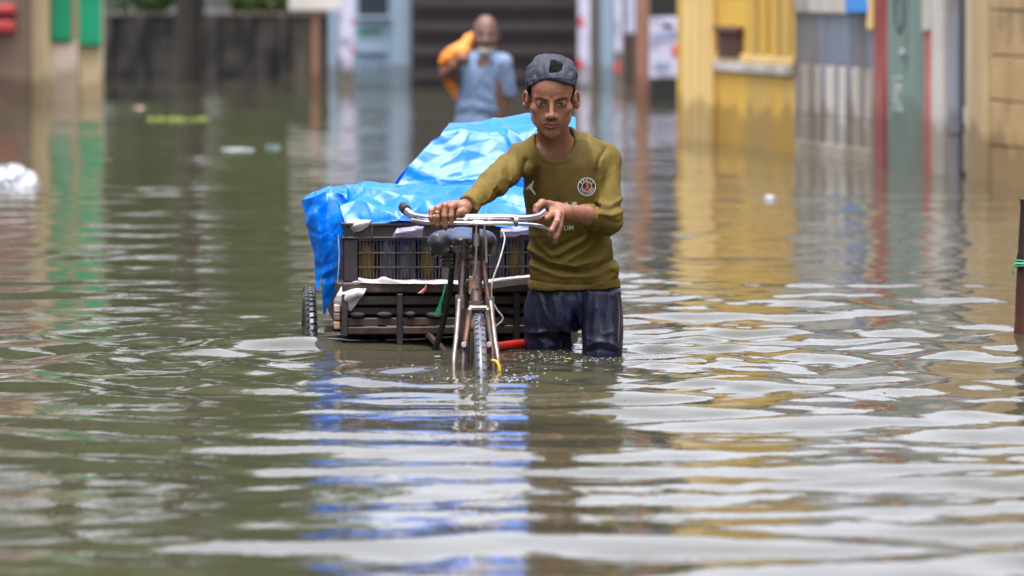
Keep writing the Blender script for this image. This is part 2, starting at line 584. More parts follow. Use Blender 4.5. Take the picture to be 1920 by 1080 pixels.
m_pale = mat('pale_panel', srgb(214, 206, 196), .6, srgb(190, 180, 168), 4, third=srgb(150, 138, 120), stretch=(1, 1, .4))
m_scrib = mat('white_chalk_paint', srgb(225, 228, 224), .8)
m_conc = mat('wet_concrete', srgb(120, 112, 100), .8, srgb(86, 80, 70), 3, bump=.006, bscale=20, third=srgb(60, 56, 50))

ZB = -0.62
def tide(m, z, dark=(.60, .58, .53)):
    """uneven damp stain that the flood has left on a wall"""
    nt = m.node_tree; b_ = nt.nodes['Principled BSDF']; src = b_.inputs['Base Color'].links[0].from_socket
    ge = nt.nodes.new('ShaderNodeNewGeometry'); sp_ = nt.nodes.new('ShaderNodeSeparateXYZ'); nt.links.new(ge.outputs['Position'], sp_.inputs[0])
    nz = nt.nodes.new('ShaderNodeTexNoise'); nz.inputs['Scale'].default_value = 3.5; nz.inputs['Detail'].default_value = 7; nt.links.new(ge.outputs['Position'], nz.inputs['Vector'])
    ad = nt.nodes.new('ShaderNodeMath'); ad.operation = 'MULTIPLY_ADD'; ad.inputs[1].default_value = -.55
    nt.links.new(nz.outputs['Fac'], ad.inputs[0]); nt.links.new(sp_.outputs['Z'], ad.inputs[2])
    mr = nt.nodes.new('ShaderNodeMapRange'); mr.inputs['From Min'].default_value = z-.30; mr.inputs['From Max'].default_value = z-.20
    mr.inputs['To Min'].default_value = 1; mr.inputs['To Max'].default_value = 0; nt.links.new(ad.outputs[0], mr.inputs['Value'])
    mx_ = nt.nodes.new('ShaderNodeMix'); mx_.data_type = 'RGBA'; mx_.blend_type = 'MULTIPLY'; mx_.inputs['B'].default_value = (*dark, 1)
    nt.links.new(src, mx_.inputs['A']); nt.links.new(mr.outputs[0], mx_.inputs['Factor']); nt.links.new(mx_.outputs['Result'], b_.inputs['Base Color'])
for m_ in (m_yel, m_cream, m_white, m_pale, m_tan, m_tanp): tide(m_, .26)
for m_ in (m_grey, m_green, m_red, m_redp): tide(m_, .34, (.7, .66, .62))
# ---- yellow building
tY0, tY1 = tpx(1280), tpx(1490)
b0 = W((tY0+tY1)/2, 0, ZB)
yb = thing('yellow_building', 'yellow painted building with cream corner pillar and small brown vent', 'building', b0)
m = MB(); wbox(m, tY0-.2, tY1, -3.5, 0, ZB, 3.2)
m.build('wall', m_yel, yb)
m = MB(); wbox(m, tpx(1290), tpx(1343), 0.002, .04, ZB, 3.19, .015)
pil = m.build('pillar', m_cream, yb, label='pale cream corner pillar')
for k in range(3):
    m = MB(); a = tpx(1296 + 17*k); c_ = tpx(1305 + 17*k)
    wbox(m, a, c_, .042, .050, ZB, 3.2); m.build('rib', m_cream, pil)
for k in range(4):
    m = MB(); a = tpx(1408 + 21*k); c_ = tpx(1421 + 21*k)
    wbox(m, a, c_, .004, .022, .662, 2.9, .006); m.build('rib', m_yel, yb)
m = MB(); wbox(m, tpx(1344), tY1, .003, .035, .53, .60, .008); m.build('ledge', m_white, yb, label='white plaster ledge')
m = MB(); wbox(m, tpx(1344), tY1, .003, .025, .602, .66, .008); m.build('ledge', m_cream, yb)
tv0, tv1 = tpx(1353), tpx(1394)
vz0, vz1 = zat(1374, 108), zat(1374, 60)
m = MB(); wbox(m, tv0, tv1, .003, .02, vz0, vz1)
vent = m.build('vent', m_brown, yb, label='small brown louvred vent')
for k in range(5):
    m = MB(); z = vz0 + (vz1-vz0)*(k+.5)/5
    m.box(W((tv0+tv1)/2, .03, z), (tv1-tv0, .03, .018), np.array([U, NRM*.8+ZUP*-.6, NRM*.6+ZUP*.8])); m.build('slat', m_brown, vent)
m = MB(); wbox(m, tv0-.03, tv1+.03, .003, .06, vz1, vz1+.04); m.build('lintel', m_brown, vent)
m = MB(); wbox(m, tY0-.25, tY1+.01, -3.6, .3, 3.2, 3.32, .02); m.build('roof_slab', m_conc, yb)

# ---- shop with a grey folding shutter
tS0, tS1 = tpx(1491), tpx(1644)
b0 = W((tS0+tS1)/2, 0, ZB)
sh = thing('shuttered_shop', 'shop front with grey folding metal shutter of blue-grey and pale panels', 'shop', b0)
m = MB(); wbox(m, tS0, tS1, -3.5, -.12, ZB, 2.8); m.build('wall', m_white, sh)
m = MB(); wbox(m, tS0, tpx(1600), -.118, .02, zat(1560, 26), 2.79, .01); m.build('header', m_white, sh)
m = MB(); wbox(m, tS0, tS1, -.118, .0, ZB, .10, .01); m.build('step', m_pale, sh)
edges_px = [1492, 1518, 1540, 1566, 1588, 1614, 1641]
for k in range(6):
    p0, p1 = edges_px[k], edges_px[k+1]
    t0, t1 = tpx(p0+3), tpx(p1-3)
    off = -.014 + (.004 if k % 2 else 0)
    m = MB(); wbox(m, t0, t1, off-.02, off, .62, 2.4, .006)
    pn = m.build('panel', m_bluegrey, sh)
    m = MB(); wbox(m, t0+.02, t1-.02, off-.018, off+.004, .28, .618, .006); m.build('lower_panel', m_pale, sh)
    m = MB(); wbox(m, t0, t1, off-.02, off, .10, .278, .006); m.build('kick_panel', m_pale, sh)
    m = MB(); wbox(m, tpx(p0-3.5), tpx(p0+2.8), -.07, -.002, .10, 2.4, .003); m.build('stile', m_grey, sh)
    m = MB(); tm = (t0+t1)/2; wbox(m, tm-.035, tm+.03, off+.001, off+.006, .64, 2.3); m.build('rib', m_grey, pn)
m = MB(); wbox(m, tpx(1637), tpx(1643), -.07, .012, .10, 2.4, .008); m.build('stile', m_grey, sh)
m = MB(); wbox(m, tS0-.05, tS1+.05, -3.6, .35, 2.8, 2.92, .02); m.build('roof_slab', m_conc, sh)
bsg = MB(); wbox(bsg, tpx(1604), tpx(1641), .03, .07, zat(1622, 24), zat(1622, -60), .006)
bsg.build('sign_board', m_blue, label='bright blue board hung above the grey shutter', cat='sign')

# ---- compound gate: red post, grey-green leaf, red edge
tG0, tG1 = tpx(1645), tpx(1751)
b0 = W((tG0+tG1)/2, 0, ZB)
gp = MB(); wbox(gp, tpx(1645), tpx(1668), -.25, .025, ZB, 2.6, .012)
gp.build('gate_post', m_red, label='dark red painted post left of the grey-green gate', cat='post')
gp = MB(); wbox(gp, tpx(1638.5), tpx(1646), .026, .05, zat(1642, 55), 2.5, .004)
gp.build('cable_duct', m_cream, label='cream strip fixed on the upper part of the red post', cat='duct')
gg = thing('sheet_gate', 'grey-green sheet metal gate with white scribbled marks', 'gate', b0)
m = MB(); wbox(m, tpx(1669), tpx(1705), -.02, .02, ZB, 2.3, .006); lf = m.build('leaf', m_green, gg)
m = MB(); wbox(m, tpx(1706), tpx(1738), -.02, .02, ZB, 2.3, .006); m.build('leaf', m_green, gg)
tb = tpx(1706)
m = MB(); m.tube([W(tb, .03, z) for z in (zat(1706, 118), 2.2)], .008, 6); m.build('bolt_rod', m_grey, gg)
m = MB(); m.lathe(W(tpx(1704), .03, zat(1704, 102)), [(0, -.03), (.03, -.03), (.035, 0), (.03, .03), (0, .03)], 10, NRM)
m.build('padlock', m_grey, gg)
m = MB()
ring = [W(tpx(1693)+.10*math.cos(a), .026, zat(1693, 22)+.13*math.sin(a)) for a in np.linspace(0, 2*math.pi, 20)]
m.tube(ring, .006, 5, cap=False); m.build('handle_ring', m_dark, gg)
r_ = random.Random(4)
for k in range(9):
    for q in range(2):
        m = MB()
        px = 1686 + 9*q + r_.uniform(-1, 1); py = 148 + 7.2*k
        t = tpx(px); z = zat(px, py); s = .016
        pts = [W(t + r_.uniform(-s, s), .0245, z + r_.uniform(-s, s)) for _ in range(4)]
        m.tube(pts, .0045, 4)
        m.build('painted_mark', m_scrib, lf)
gp = MB(); wbox(gp, tpx(1739), tpx(1750), -.2, .022, ZB, zat(1745, 60), .01)
gp.build('gate_post', m_redp, label='narrow faded red post right of the grey-green gate', cat='post')

# ---- white pillar, second shutter, pipe
b0 = W(tpx(1770), 0, ZB)
ws = thing('white_shop_front', 'white pillar with a narrow blue-grey shutter beside the tan wall', 'shop', b0)
m = MB(); wbox(m, tpx(1750.5), tpx(1771), -.3, .02, ZB, 2.81, .015); m.build('pillar', m_white, ws)
m = MB(); wbox(m, tpx(1739), tpx(1750), -.2, .04, zat(1745, 60)+.003, 2.8, .01); m.build('upper_wall', m_white, ws)
m = MB(); wbox(m, tpx(1771.5), tpx(1796), -.12, -.08, .42, 2.5, .008)
pn = m.build('shutter', m_bluegrey, ws)
for k in range(3):
    m = MB(); t = tpx(1775+7*k); wbox(m, t, t+.02, -.079, -.06, .42, 2.5); m.build('rib', m_grey, pn)
m = MB(); wbox(m, tpx(1772), tpx(1795), -.12, -.07, .02, .418, .01); m.build('lower_panel', m_pale, ws)
m = MB(); wbox(m, tpx(1739), tpx(1812), -3.4, -.31, ZB, 2.82); m.build('wall', m_white, ws)
m = MB(); wbox(m, tpx(1739), tpx(1815), -3.5, .25, 2.83, 2.95, .02); m.build('roof_slab', m_conc, ws)
dp = MB(); tp = tpx(1801); dp.tube([W(tp, .03, ZB), W(tp, .03, 2.75)], .045, 12)
for z in (.3, 1.3, 2.3): dp.lathe(W(tp, .03, z), [(.046, -.03), (.055, -.03), (.055, .03), (.046, .03)], 12)
dp.build('drain_pipe', m_grey, smooth=True, label='grey vertical drain pipe beside the tan block wall', cat='pipe')
gpd = MB(); wbox(gpd, tpx(1806), tpx(1817), -.4, -.02, ZB, 2.6)  # dark-coloured box stands in for the shaded gap beside the pipe
gpd.build('dark_gap_strip', m_dark, label='dark strip in place of the shaded gap between drain pipe and tan pillar', cat='board')

# ---- tan block wall
b0 = W(tpx(1880), 0, ZB)
tw = thing('block_wall', 'tan wall of large cement blocks with mossy dark joints and pillar', 'wall', b0)
m = MB(); wbox(m, tpx(1818), tpx(1856), -.25, .03, ZB, 2.7, .02); m.build('pillar', m_tanp, tw)
t0w = tpx(1857); tEnd = t0w + 5.2
m = MB(); wbox(m, t0w, tEnd, -.2, -.012, ZB, 2.5); m.build('mortar_core', m_mortar, tw)
zj = [zat(1885, y) for y in (360, 275, 190, 105, 20)]
hz = (zj[-1]-zj[0])/4
row = 0; z = zj[0] - 2*hz
while z < 2.45:
    t = t0w + .012; ln = .46; first = True
    while t < tEnd:
        l2 = ln if not first else (.46 if row % 2 == 0 else .40)
        first = False
        m = MB(); wbox(m, t, min(t+l2-.010, tEnd), -.011, .004 + random.uniform(-.004, .004), z+.005, z+hz-.005, .006)
        m.build('block', m_tan, tw)
        t += l2
    z += hz; row += 1
m = MB(); wbox(m, t0w, tEnd, -.28, .05, z+.001, z+.09, .015); m.build('coping', m_conc, tw)

# ================================================================== THE END OF THE STREET
m_gate = mat('dark_brown_gate_paint', srgb(46, 36, 38), .55, srgb(34, 28, 30), 6)
m_gaterail = mat('brown_gate_rail', srgb(56, 46, 48), .55, srgb(48, 40, 42), 6)
m_pblue = mat('pale_blue_wall', srgb(162, 182, 200), .8, srgb(146, 168, 188), 2, bump=.004, bscale=20, third=srgb(130, 140, 146), tscale=1.0)
m_pblue2 = mat('pale_blue_panel', srgb(138, 160, 182), .8, srgb(126, 148, 170), 2)
m_poster = mat('pasted_white_posters', srgb(205, 205, 222), .7, srgb(180, 180, 205), 5, third=srgb(150, 140, 160), tscale=4)
m_posterred = mat('poster_red_print', srgb(205, 60, 66), .7)
m_posterink = mat('poster_grey_print', srgb(110, 118, 150), .7, srgb(160, 165, 190), 9)
m_post = mat('wooden_pole', srgb(150, 108, 86), .85, srgb(128, 90, 72), 4, bump=.006, bscale=16, stretch=(1, 1, .2))
m_postd = mat('wet_wood', srgb(92, 72, 62), .8, srgb(66, 52, 46), 4, stretch=(1, 1, .2))
m_slime = mat('slimy_wall', srgb(78, 72, 66), .85, srgb(30, 30, 32), 2.2, bump=.012, bscale=8, third=srgb(104, 92, 80), tscale=1.6, stretch=(1, 1, .45), contrast=(.42, .56))
m_beige = mat('beige_plaster', srgb(196, 178, 140), .85, srgb(178, 158, 120), 2, bump=.003, bscale=20, stretch=(1, 1, .3))
m_pinkw = mat('pinkish_plaster', srgb(196, 182, 164), .85, srgb(182, 162, 146), 2, stretch=(1, 1, .3))
m_greensh = mat('green_shutter_paint', srgb(10, 150, 104), .45, srgb(8, 132, 92), 3)
m_brownwall = mat('stained_brown_wall', srgb(118, 98, 82), .9, srgb(94, 76, 64), 2, bump=.006, bscale=14, third=srgb(140, 84, 58), tscale=1.6)
m_redbar = mat('red_painted_bar', srgb(170, 52, 50), .6, srgb(150, 44, 42), 5)
m_glassd = mat('dark_window', srgb(34, 38, 46), .15, srgb(60, 64, 78), 1.5)
m_sign = mat('sign_white', srgb(214, 210, 204), .7, srgb(190, 184, 178), 5)

for m_ in (m_pblue, m_pblue2, m_poster, m_beige, m_pinkw, m_brownwall, m_post): tide(m_, .22)
def fbox(mb, px0, px1, z0, z1, Y, depth, b=0, front=0.0):
    """upright box facing the viewer, its front face at distance Y"""
    x0, x1 = (px0-960)*Y/FPX, (px1-960)*Y/FPX
    c = ((x0+x1)/2, Y - front + depth/2, (z0+z1)/2); s = (x1-x0, depth, z1-z0)
    return mb.bbox(c, s, None, b) if b else mb.box(c, s)
def zf(py, Y): return CAM_H - (py-HOR)*Y/FPX

# ---- collapsible gate
YG = 54.5
gt = thing('collapsible_gate', 'wide dark brown collapsible steel gate closing the street end', 'gate', (( 925-960)*YG/FPX, YG, ZB))
for k in range(11):
    z = .10 + k*.272
    m = MB(); fbox(m, 772, 1082, z, z+.09, YG, .03, .004, .006); m.build('rail', m_gaterail, gt)
for k in range(44):
    px = 774 + k*7.05
    m = MB(); fbox(m, px, px+3.0, ZB, 3.05, YG, .03); m.build('bar', m_gate, gt)
m = MB(); fbox(m, 771, 1083, ZB, 3.1, YG+.12, .03); m.build('backing_sheet', m_gate, gt)

# ---- pale blue gate house beside it
YB = 55.0
pb = thing('gate_house', 'pale blue plastered gate house with dark window and recessed panels', 'building', ((710-960)*YB/FPX, YB, ZB))
m = MB(); fbox(m, 664, 768, ZB, 3.6, YB, 3.0); m.build('wall', m_pblue, pb)
m = MB(); fbox(m, 738, 769.5, ZB, 3.7, YB-.15, .15-.003, .02); m.build('pillar', m_pblue, pb)
m = MB(); fbox(m, 672, 728, zf(30, YB), zf(-80, YB), YB-.02, .018); w_ = m.build('window', m_glassd, pb, label='dark open window')
m = MB(); fbox(m, 668, 732, zf(36, YB), zf(31, YB), YB-.1, .097, .01); m.build('sill', m_pblue, pb)
m = MB(); fbox(m, 671, 716, zf(63, YB), zf(55, YB), YB-.02, .018); m.build('letter_slot', m_greensh, pb)
for (y0, y1) in ((100, 92),):
    m = MB(); fbox(m, 668, 726, zf(y0, YB), zf(y1, YB), YB-.05, .047, .01); m.build('ledge', m_pblue2, pb)
m = MB(); fbox(m, 668, 722, zf(160, YB), zf(101, YB), YB-.012, .010); m.build('panel', m_pblue2, pb)
m = MB(); fbox(m, 660, 772, 3.6, 3.72, YB-.3, 3.4, .02); m.build('roof_slab', m_conc, pb)

# ---- posts and pillars with pasted posters
def poster_post(name, px0, px1, Y, zt, label, post_mat, sheets, round_=False, lower=None, cat='post'):
    t = thing(name, label, cat, (((px0+px1)/2-960)*Y/FPX, Y, ZB))
    m = MB()
    if round_:
        xc = ((px0+px1)/2-960)*Y/FPX; r = (px1-px0)/2*Y/FPX
        m.tube([(xc, Y+r, ZB), (xc+.01, Y+r, 1.2), (xc-.01, Y+r, zt)], [r*1.08, r, r*.9], 14)
        m.build('pole', post_mat, t, True)
    else:
        fbox(m, px0, px1, ZB, zt, Y, (px1-px0)*Y/FPX, .02); m.build('shaft', post_mat, t)
    for (a, c_, y0, y1, mm) in sheets:
        m = MB(); fbox(m, a, c_, zf(y1, Y), zf(y0, Y), Y-.006-(.012 if mm is m_posterred else .006 if mm is m_posterink else 0), .004)
        m.build('poster' if mm is m_poster else 'print_patch', mm, t)
    return t
poster_post('poster_pillar', 634, 664, 54.0, 4.2, 'whitish pillar covered in pasted posters beside the blue gate house', m_conc,
            [(635, 664, -90, 108, m_poster), (641, 662, 108, 132, m_poster), (660, 664, 32, 46, m_posterred), (659, 664, 88, 102, m_posterred), (640, 656, 72, 84, m_posterink)])
poster_post('poster_pillar', 617, 633, 56.0, 3.2, 'narrow pale blue pillar standing behind the signpost', m_pblue, [])
poster_post('poster_pillar', 1083, 1111, 54.0, 4.0, 'poster covered pillar at the right end of the brown gate', m_conc,
            [(1084, 1106, -90, 158, m_poster), (1085, 1094, 32, 50, m_posterred), (1083, 1093, 112, 128, m_posterred)])
poster_post('pale_pillar', 1124, 1150, 55.0, 4.2, 'smooth pale blue pillar between two poster covered posts', m_pblue, [])
poster_post('poster_pillar', 1152, 1170, 53.0, 4.0, 'thin pillar with torn pinkish posters left of the wooden pole', m_conc,
            [(1153, 1166, -90, 96, m_poster), (1154, 1160, 40, 66, m_posterink), (1153, 1162, 118, 136, m_posterred)])
poster_post('poster_pillar', 1172, 1192, 56.0, 4.0, 'dark wet pillar with white posters high up', m_postd,
            [(1173, 1191, -90, 62, m_poster)])
poster_post('wooden_pole', 1192, 1217, 46.0, 6.0, 'tall straight brown wooden pole near the yellow building', m_post, [], True, cat='pole')
poster_post('poster_pillar', 1218, 1281, 47.0, 4.0, 'broad black-stained pillar with a large white poster', m_dark,
            [(1217, 1280, 31, 146, m_poster), (1243, 1262, 44, 54, m_cream), (1261, 1279, 84, 106, m_posterred), (1222, 1246, 62, 82, m_posterink), (1248, 1276, 56, 76, m_posterink), (1226, 1258, 116, 130, m_posterink)])
poster_post('wooden_pole', 1277, 1291, 45.0, 5.0, 'slim brown pole against the cream corner pillar', m_post, [], True, cat='pole')
m = MB(); fbox(m, 1083, 1300, ZB, 2.6, 58.0, .3); m.build('boundary_wall', m_slime, label='dark stained wall behind the posts right of the brown gate', cat='wall')

# ---- sign on a pole
YP = 50.5
sp = thing('sign_post', 'white sign board on a thin rusty pole before the dark wall', 'sign', ((591-960)*YP/FPX, YP, ZB))
m = MB(); xc = (591-960)*YP/FPX; m.tube([(xc, YP, ZB), (xc, YP, 1.9)], .042, 10); m.build('pole', m_post, sp, True)
m = MB(); fbox(m, 541, 640, zf(20, YP), zf(-70, YP), YP-.09, .04, .01); m.build('board', m_sign, sp)

# ---- dark wall on the left with a tree in front
YD = 60.5
dw = thing('slimy_wall', 'long dark mossy boundary wall behind the tree trunk', 'wall', ((400-960)*YD/FPX, YD, ZB))
m = MB(); fbox(m, 150, 640, ZB, zf(30, YD), YD, .25, .02); m.build('wall', m_slime, dw)
for k in range(7):
    m = MB(); a = 192 + k*66; fbox(m, a, a+16, ZB, zf(26, YD), YD-.06, .055, .01); m.build('pier', m_slime, dw)
m = MB(); fbox(m, 150, 640, zf(30, YD)+.002, zf(24, YD), YD-.05, .35, .01); m.build('coping', m_conc, dw)

# ---- beige house with green shutters
YH = 48.0
hb = thing('beige_house', 'beige plastered house corner with two bright green shutters', 'building', ((122-960)*YH/FPX, YH, ZB))
m = MB(); fbox(m, 56, 189, ZB, 3.4, YH, .35); m.build('wall', m_beige, hb)
m = MB(); fbox(m, -60, 120, ZB, 3.4, YH+.352, 4.0); m.build('rear_wall', m_beige, hb)
m = MB(); fbox(m, 54, 92, ZB, 3.4, YH-.15, .147, .015); m.build('pillar', m_beige, hb)
m = MB(); fbox(m, 92.5, 146, ZB, zf(78, YH)-.02, YH-.06, .057, .008); m.build('apron', m_pinkw, hb)
for (a, c_, y) in ((97, 133, 78), (148, 190, 86)):
    m = MB(); fbox(m, a, c_, zf(y, YH), 2.4, YH-.09, .085, .012); s_ = m.build('shutter', m_greensh, hb)
    for k in range(3):
        m = MB(); w3 = (c_-a)/3; fbox(m, a+k*w3+2, a+(k+1)*w3-2, zf(y-4, YH), 2.35, YH-.105, .014, .004); m.build('board', m_greensh, s_)
m = MB(); fbox(m, -60, 196, 3.4, 3.52, YH-.3, 4.8, .02); m.build('roof_slab', m_conc, hb)

# ---- brown wall with red bars at the far left
bw = thing('brown_wall', 'stained brown wall with two red painted bars at the left edge', 'wall', ((20-960)*YH/FPX, YH, ZB))
m = MB(); fbox(m, -260, 53, ZB, 2.6, YH-.5, .3); m.build('wall', m_brownwall, bw)
for (y0, y1) in ((8, 27), (38, 60)):
    m = MB(); fbox(m, -120, 28, zf(y1, YH-.5), zf(y0, YH-.5), YH-.62, .117, .02); m.build('bar', m_redbar, bw)
m = MB(); fbox(m, -260, 28, zf(37, YH-.5), zf(28, YH-.5), YH-.53, .027); m.build('slot', m_dark, bw)

# ---- unseen house rows added beside and behind the viewer to block low sky light
m_hw = [mat('pale_lilac_plaster', srgb(190, 186, 190), .85, srgb(165, 160, 165), 1.0, third=srgb(120, 116, 112)),
        mat('grey_plaster', srgb(150, 146, 138), .85, srgb(125, 120, 114), 1.0, third=srgb(96, 92, 86)),
        mat('ochre_plaster', srgb(176, 150, 108), .85, srgb(150, 126, 92), 1.0, third=srgb(110, 96, 76))]
def added_row_house(p0, p1, depth, h, mt, label, side):
    p0 = np.array([*p0, 0.0]); p1 = np.array([*p1, 0.0]); d = p1-p0; L_ = np.linalg.norm(d); d /= L_
    n = -np.array([d[1], -d[0], 0])*side
    ax = np.array([d, n, ZUP]); c = (p0+p1)/2
    t = thing('added_row_house', label, 'building', (c[0], c[1], ZB))
    m = MB(); m.box(c - n*depth/2 + ZUP*(h+ZB)/2, (L_, depth, h-ZB), ax); m.build('wall', mt, t)
    m = MB(); m.bbox(c - n*(depth/2-.2) + ZUP*(h+.08), (L_+.3, depth+.5, .155), ax, .02); m.build('roof_slab', m_conc, t)
    k = max(2, int(L_/2.6))
    for i in range(k):
        q = p0 + d*L_*(i+.5)/k
        if i % 3 == 1:
            m = MB(); m.bbox(q + n*.01 + ZUP*.7, (1.0, .08, 2.3), ax, .01); m.build('door', m_bluegrey, t)
        else:
            m = MB(); m.bbox(q + n*.01 + ZUP*1.5, (1.1, .08, 1.1), ax, .01); w_ = m.build('window', m_glassd, t)
            m = MB(); m.bbox(q + n*.07 + ZUP*.9, (1.3, .2, .07), ax, .01); m.build('sill', m_conc, w_)
added_row_house((-5.4, 33), (-4.6, 12), 5, 4.6, m_hw[0], 'unseen pale lilac house row added on the left to block low sky light', 1)
added_row_house((-4.6, 11.6), (-4.8, -9), 5, 5.2, m_hw[1], 'unseen grey house row added on the left beside the viewer to block sky light', 1)
added_row_house((4.1, 21.5), (6.2, 9.5), 5, 3.4, m_hw[2], 'unseen ochre house row added right of the tan wall to block sky light', -1)
added_row_house((6.3, 9), (6.6, -9), 5, 5.0, m_hw[1], 'unseen grey house row added on the right beside the viewer to block sky light', -1)
added_row_house((7, -13), (-7, -13), 5, 5.0, m_hw[0], 'unseen pale house added behind the viewer to block sky light', -1)

# ================================================================== TREES
m_bark = mat('dark_bark', srgb(52, 44, 38), .9, srgb(34, 30, 27), 5, bump=.02, bscale=12, stretch=(1, 1, .3), third=srgb(110, 84, 58), tscale=3)
m_leaf = [mat('leaves_dark', srgb(100, 126, 70), .5, srgb(76, 104, 56), 1.2),
          mat('leaves_olive', srgb(130, 144, 84), .5, srgb(104, 122, 66), 1.2),
          mat('leaves_fresh', srgb(122, 146, 78), .5, srgb(96, 122, 60), 1.2)]
for m_ in m_leaf:                                     # light passes through thin leaves
    nt_ = m_.node_tree; b_ = nt_.nodes['Principled BSDF']; tr_ = nt_.nodes.new('ShaderNodeBsdfTranslucent'); ms_ = nt_.nodes.new('ShaderNodeMixShader')
    nt_.links.new(b_.inputs['Base Color'].links[0].from_socket, tr_.inputs['Color']); ms_.inputs['Fac'].default_value = .42
    nt_.links.new(b_.outputs[0], ms_.inputs[1]); nt_.links.new(tr_.outputs[0], ms_.inputs[2]); nt_.links.new(ms_.outputs[0], nt_.nodes['Material Output'].inputs['Surface'])
def tree(x, Y, h, rx, rz, trunk_r, seed, label, lm, nleaf=5200, leaf=.16, trunk_mat=None, lean=0.0):
    r = np.random.default_rng(seed)
    t = thing('tree', label, 'tree', (x, Y, ZB), 'trees behind the flooded street')
    zc = h - rz*.8
    top = np.array([x + lean, Y, zc])
    m = MB()
    pts = spline([(x, Y, ZB), (x+.08, Y, ZB+.35*(zc-ZB)), (x-.06+lean*.5, Y+.05, ZB+.7*(zc-ZB)), top + [0, 0, rz*.3]], 5)
    m.tube(pts, list(np.linspace(trunk_r, trunk_r*.35, len(pts))), 12)
    m.build('trunk', trunk_mat or m_bark, t, True)
    cl = []
    m = MB()
    for k in range(11):
        d = r.normal(size=3); d[2] = abs(d[2])*.6 - .1; d /= np.linalg.norm(d)
        e = top + d*np.array([rx, rx, rz])*r.uniform(.5, .85)
        s = np.array(pts[r.integers(len(pts)//2, len(pts)-1)])
        mid = (s+e)/2 + r.normal(size=3)*.15
        m.tube([s, mid, e], [trunk_r*.32, trunk_r*.2, trunk_r*.06], 6)
        cl.append(e)
    m.build('limbs', trunk_mat or m_bark, t, True, kind='stuff')
    for k in range(26):
        d = r.normal(size=3); d /= np.linalg.norm(d)
        cl.append(top + d*np.array([rx, rx, rz])*r.uniform(.35, 1.0))
    cl = np.array(cl)
    ci = r.integers(0, len(cl), nleaf)
    rad = r.uniform(.5, 1.0, len(cl))*rx*.34
    p = cl[ci] + r.normal(size=(nleaf, 3))*rad[ci][:, None]*np.array([.6, .6, .5])
    a = r.normal(size=(nleaf, 3)); a /= np.linalg.norm(a, axis=1)[:, None]
    q = np.cross(a, r.normal(size=(nleaf, 3))); q /= np.linalg.norm(q, axis=1)[:, None]
    s = leaf*r.uniform(.6, 1.3, nleaf)[:, None]
    vs = np.stack([p - a*s, p + q*s*.45, p + a*s, p - q*s*.45], 1).reshape(-1, 3)
    me = quad_mesh('crown', vs, np.arange(nleaf*4).reshape(-1, 4))
    link_mesh('crown', me, lm, t)
    return t
YT = 57.5
tree((348-960)*YT/FPX, YT, 10.5, 2.6, 2.6, .19, 1, 'dark trunked tree standing before the mossy wall', m_leaf[0])
tree(-6.1, 66, 16, 2.2, 6.0, .26, 2, 'tall bushy tree rising behind the beige house', m_leaf[1], 9000, .24)
tree(-3.1, 67, 8.5, 1.3, 3.4, .2, 3, 'tall bushy tree rising behind the sign board', m_leaf[0], 5000, .2)
tree(-7.9, 60, 12, 1.6, 4.0, .2, 6, 'slim rounded tree left of the beige house', m_leaf[2], 5000, .22)
for k_, (x_, h_, lb_) in enumerate(((-4.9, 5.6, 'leftmost of the low bushy trees close behind the mossy wall'), (-3.7, 4.6, 'middle one of the low bushy trees close behind the mossy wall'), (-2.6, 4.4, 'rightmost of the low bushy trees close behind the mossy wall'))):
    tree(x_, 64.0, h_, 1.1, 2.4, .14, 20+k_, lb_, m_leaf[(k_+1) % 3], 6000, .17)
tree(2.1, 66, 8.0, 1.4, 2.4, .18, 4, 'small tree behind the posts by the yellow building', m_leaf[1], 5000, .2)
tree(-5.0, 38, 10, 1.5, 3.6, .24, 7, 'spreading tree leaning over the street from the left bank', m_leaf[2], 9000, .18, lean=.55)
# shrubs that top the dark wall
for k, (px, hh) in enumerate(((285, 1.35), (515, 1.3), (560, 1.25))):
    r = np.random.default_rng(40+k)
    x = (px-960)*61.6/FPX
    s = thing('shrub', ['leafy shrub topping the dark wall left of the tree trunk', 'leafy shrub topping the dark wall left of the sign board', 'leafy shrub topping the dark wall behind the sign board'][k], 'shrub', (x, 61.6, ZB))
    m = MB()
    for q in range(5):
        m.tube([(x, 61.6, ZB), (x+r.normal()*.1, 61.6, .5), (x+r.normal()*.3, 61.5, hh-.1)], [.03, .02, .008], 5)
    m.build('stems', m_bark, s)
    n = 900
    p = np.array([x, 61.5, hh-.15]) + r.normal(size=(n, 3))*np.array([.35, .2, .22])
    a = r.normal(size=(n, 3)); a /= np.linalg.norm(a, axis=1)[:, None]
    q = np.cross(a, r.normal(size=(n, 3))); q /= np.linalg.norm(q, axis=1)[:, None]
    vs = np.stack([p - a*.08, p + q*.035, p + a*.08, p - q*.035], 1).reshape(-1, 3)
    link_mesh('foliage', quad_mesh('foliage', vs, np.arange(n*4).reshape(-1, 4)), m_leaf[k % 2], s)
# ================================================================== CARGO TRICYCLE
m_chrome = mat('chrome', srgb(238, 236, 244), .16, srgb(205, 200, 215), 30, metal=1.0)
m_rust = mat('rusty_steel', srgb(80, 66, 60), .5, srgb(52, 40, 36), 22, metal=.4, third=srgb(98, 66, 50), tscale=16, bump=.0008, bscale=160)
m_steel = mat('worn_grey_steel', srgb(150, 142, 140), .4, srgb(112, 104, 100), 30, metal=.6, third=srgb(100, 74, 60), tscale=18)
m_rubber = mat('tyre_rubber', srgb(66, 67, 76), .2, srgb(84, 86, 96), 30, spec=.9, coat=.7)
m_tread = mat('wet_tyre_tread', srgb(40, 41, 46), .25, srgb(58, 60, 66), 40, spec=.8)
m_saddle = mat('black_saddle_leather', srgb(26, 28, 32), .28, srgb(38, 40, 46), 20, bump=.0012, bscale=180, spec=.7)
m_black = mat('black_rubber', srgb(22, 22, 24), .5)
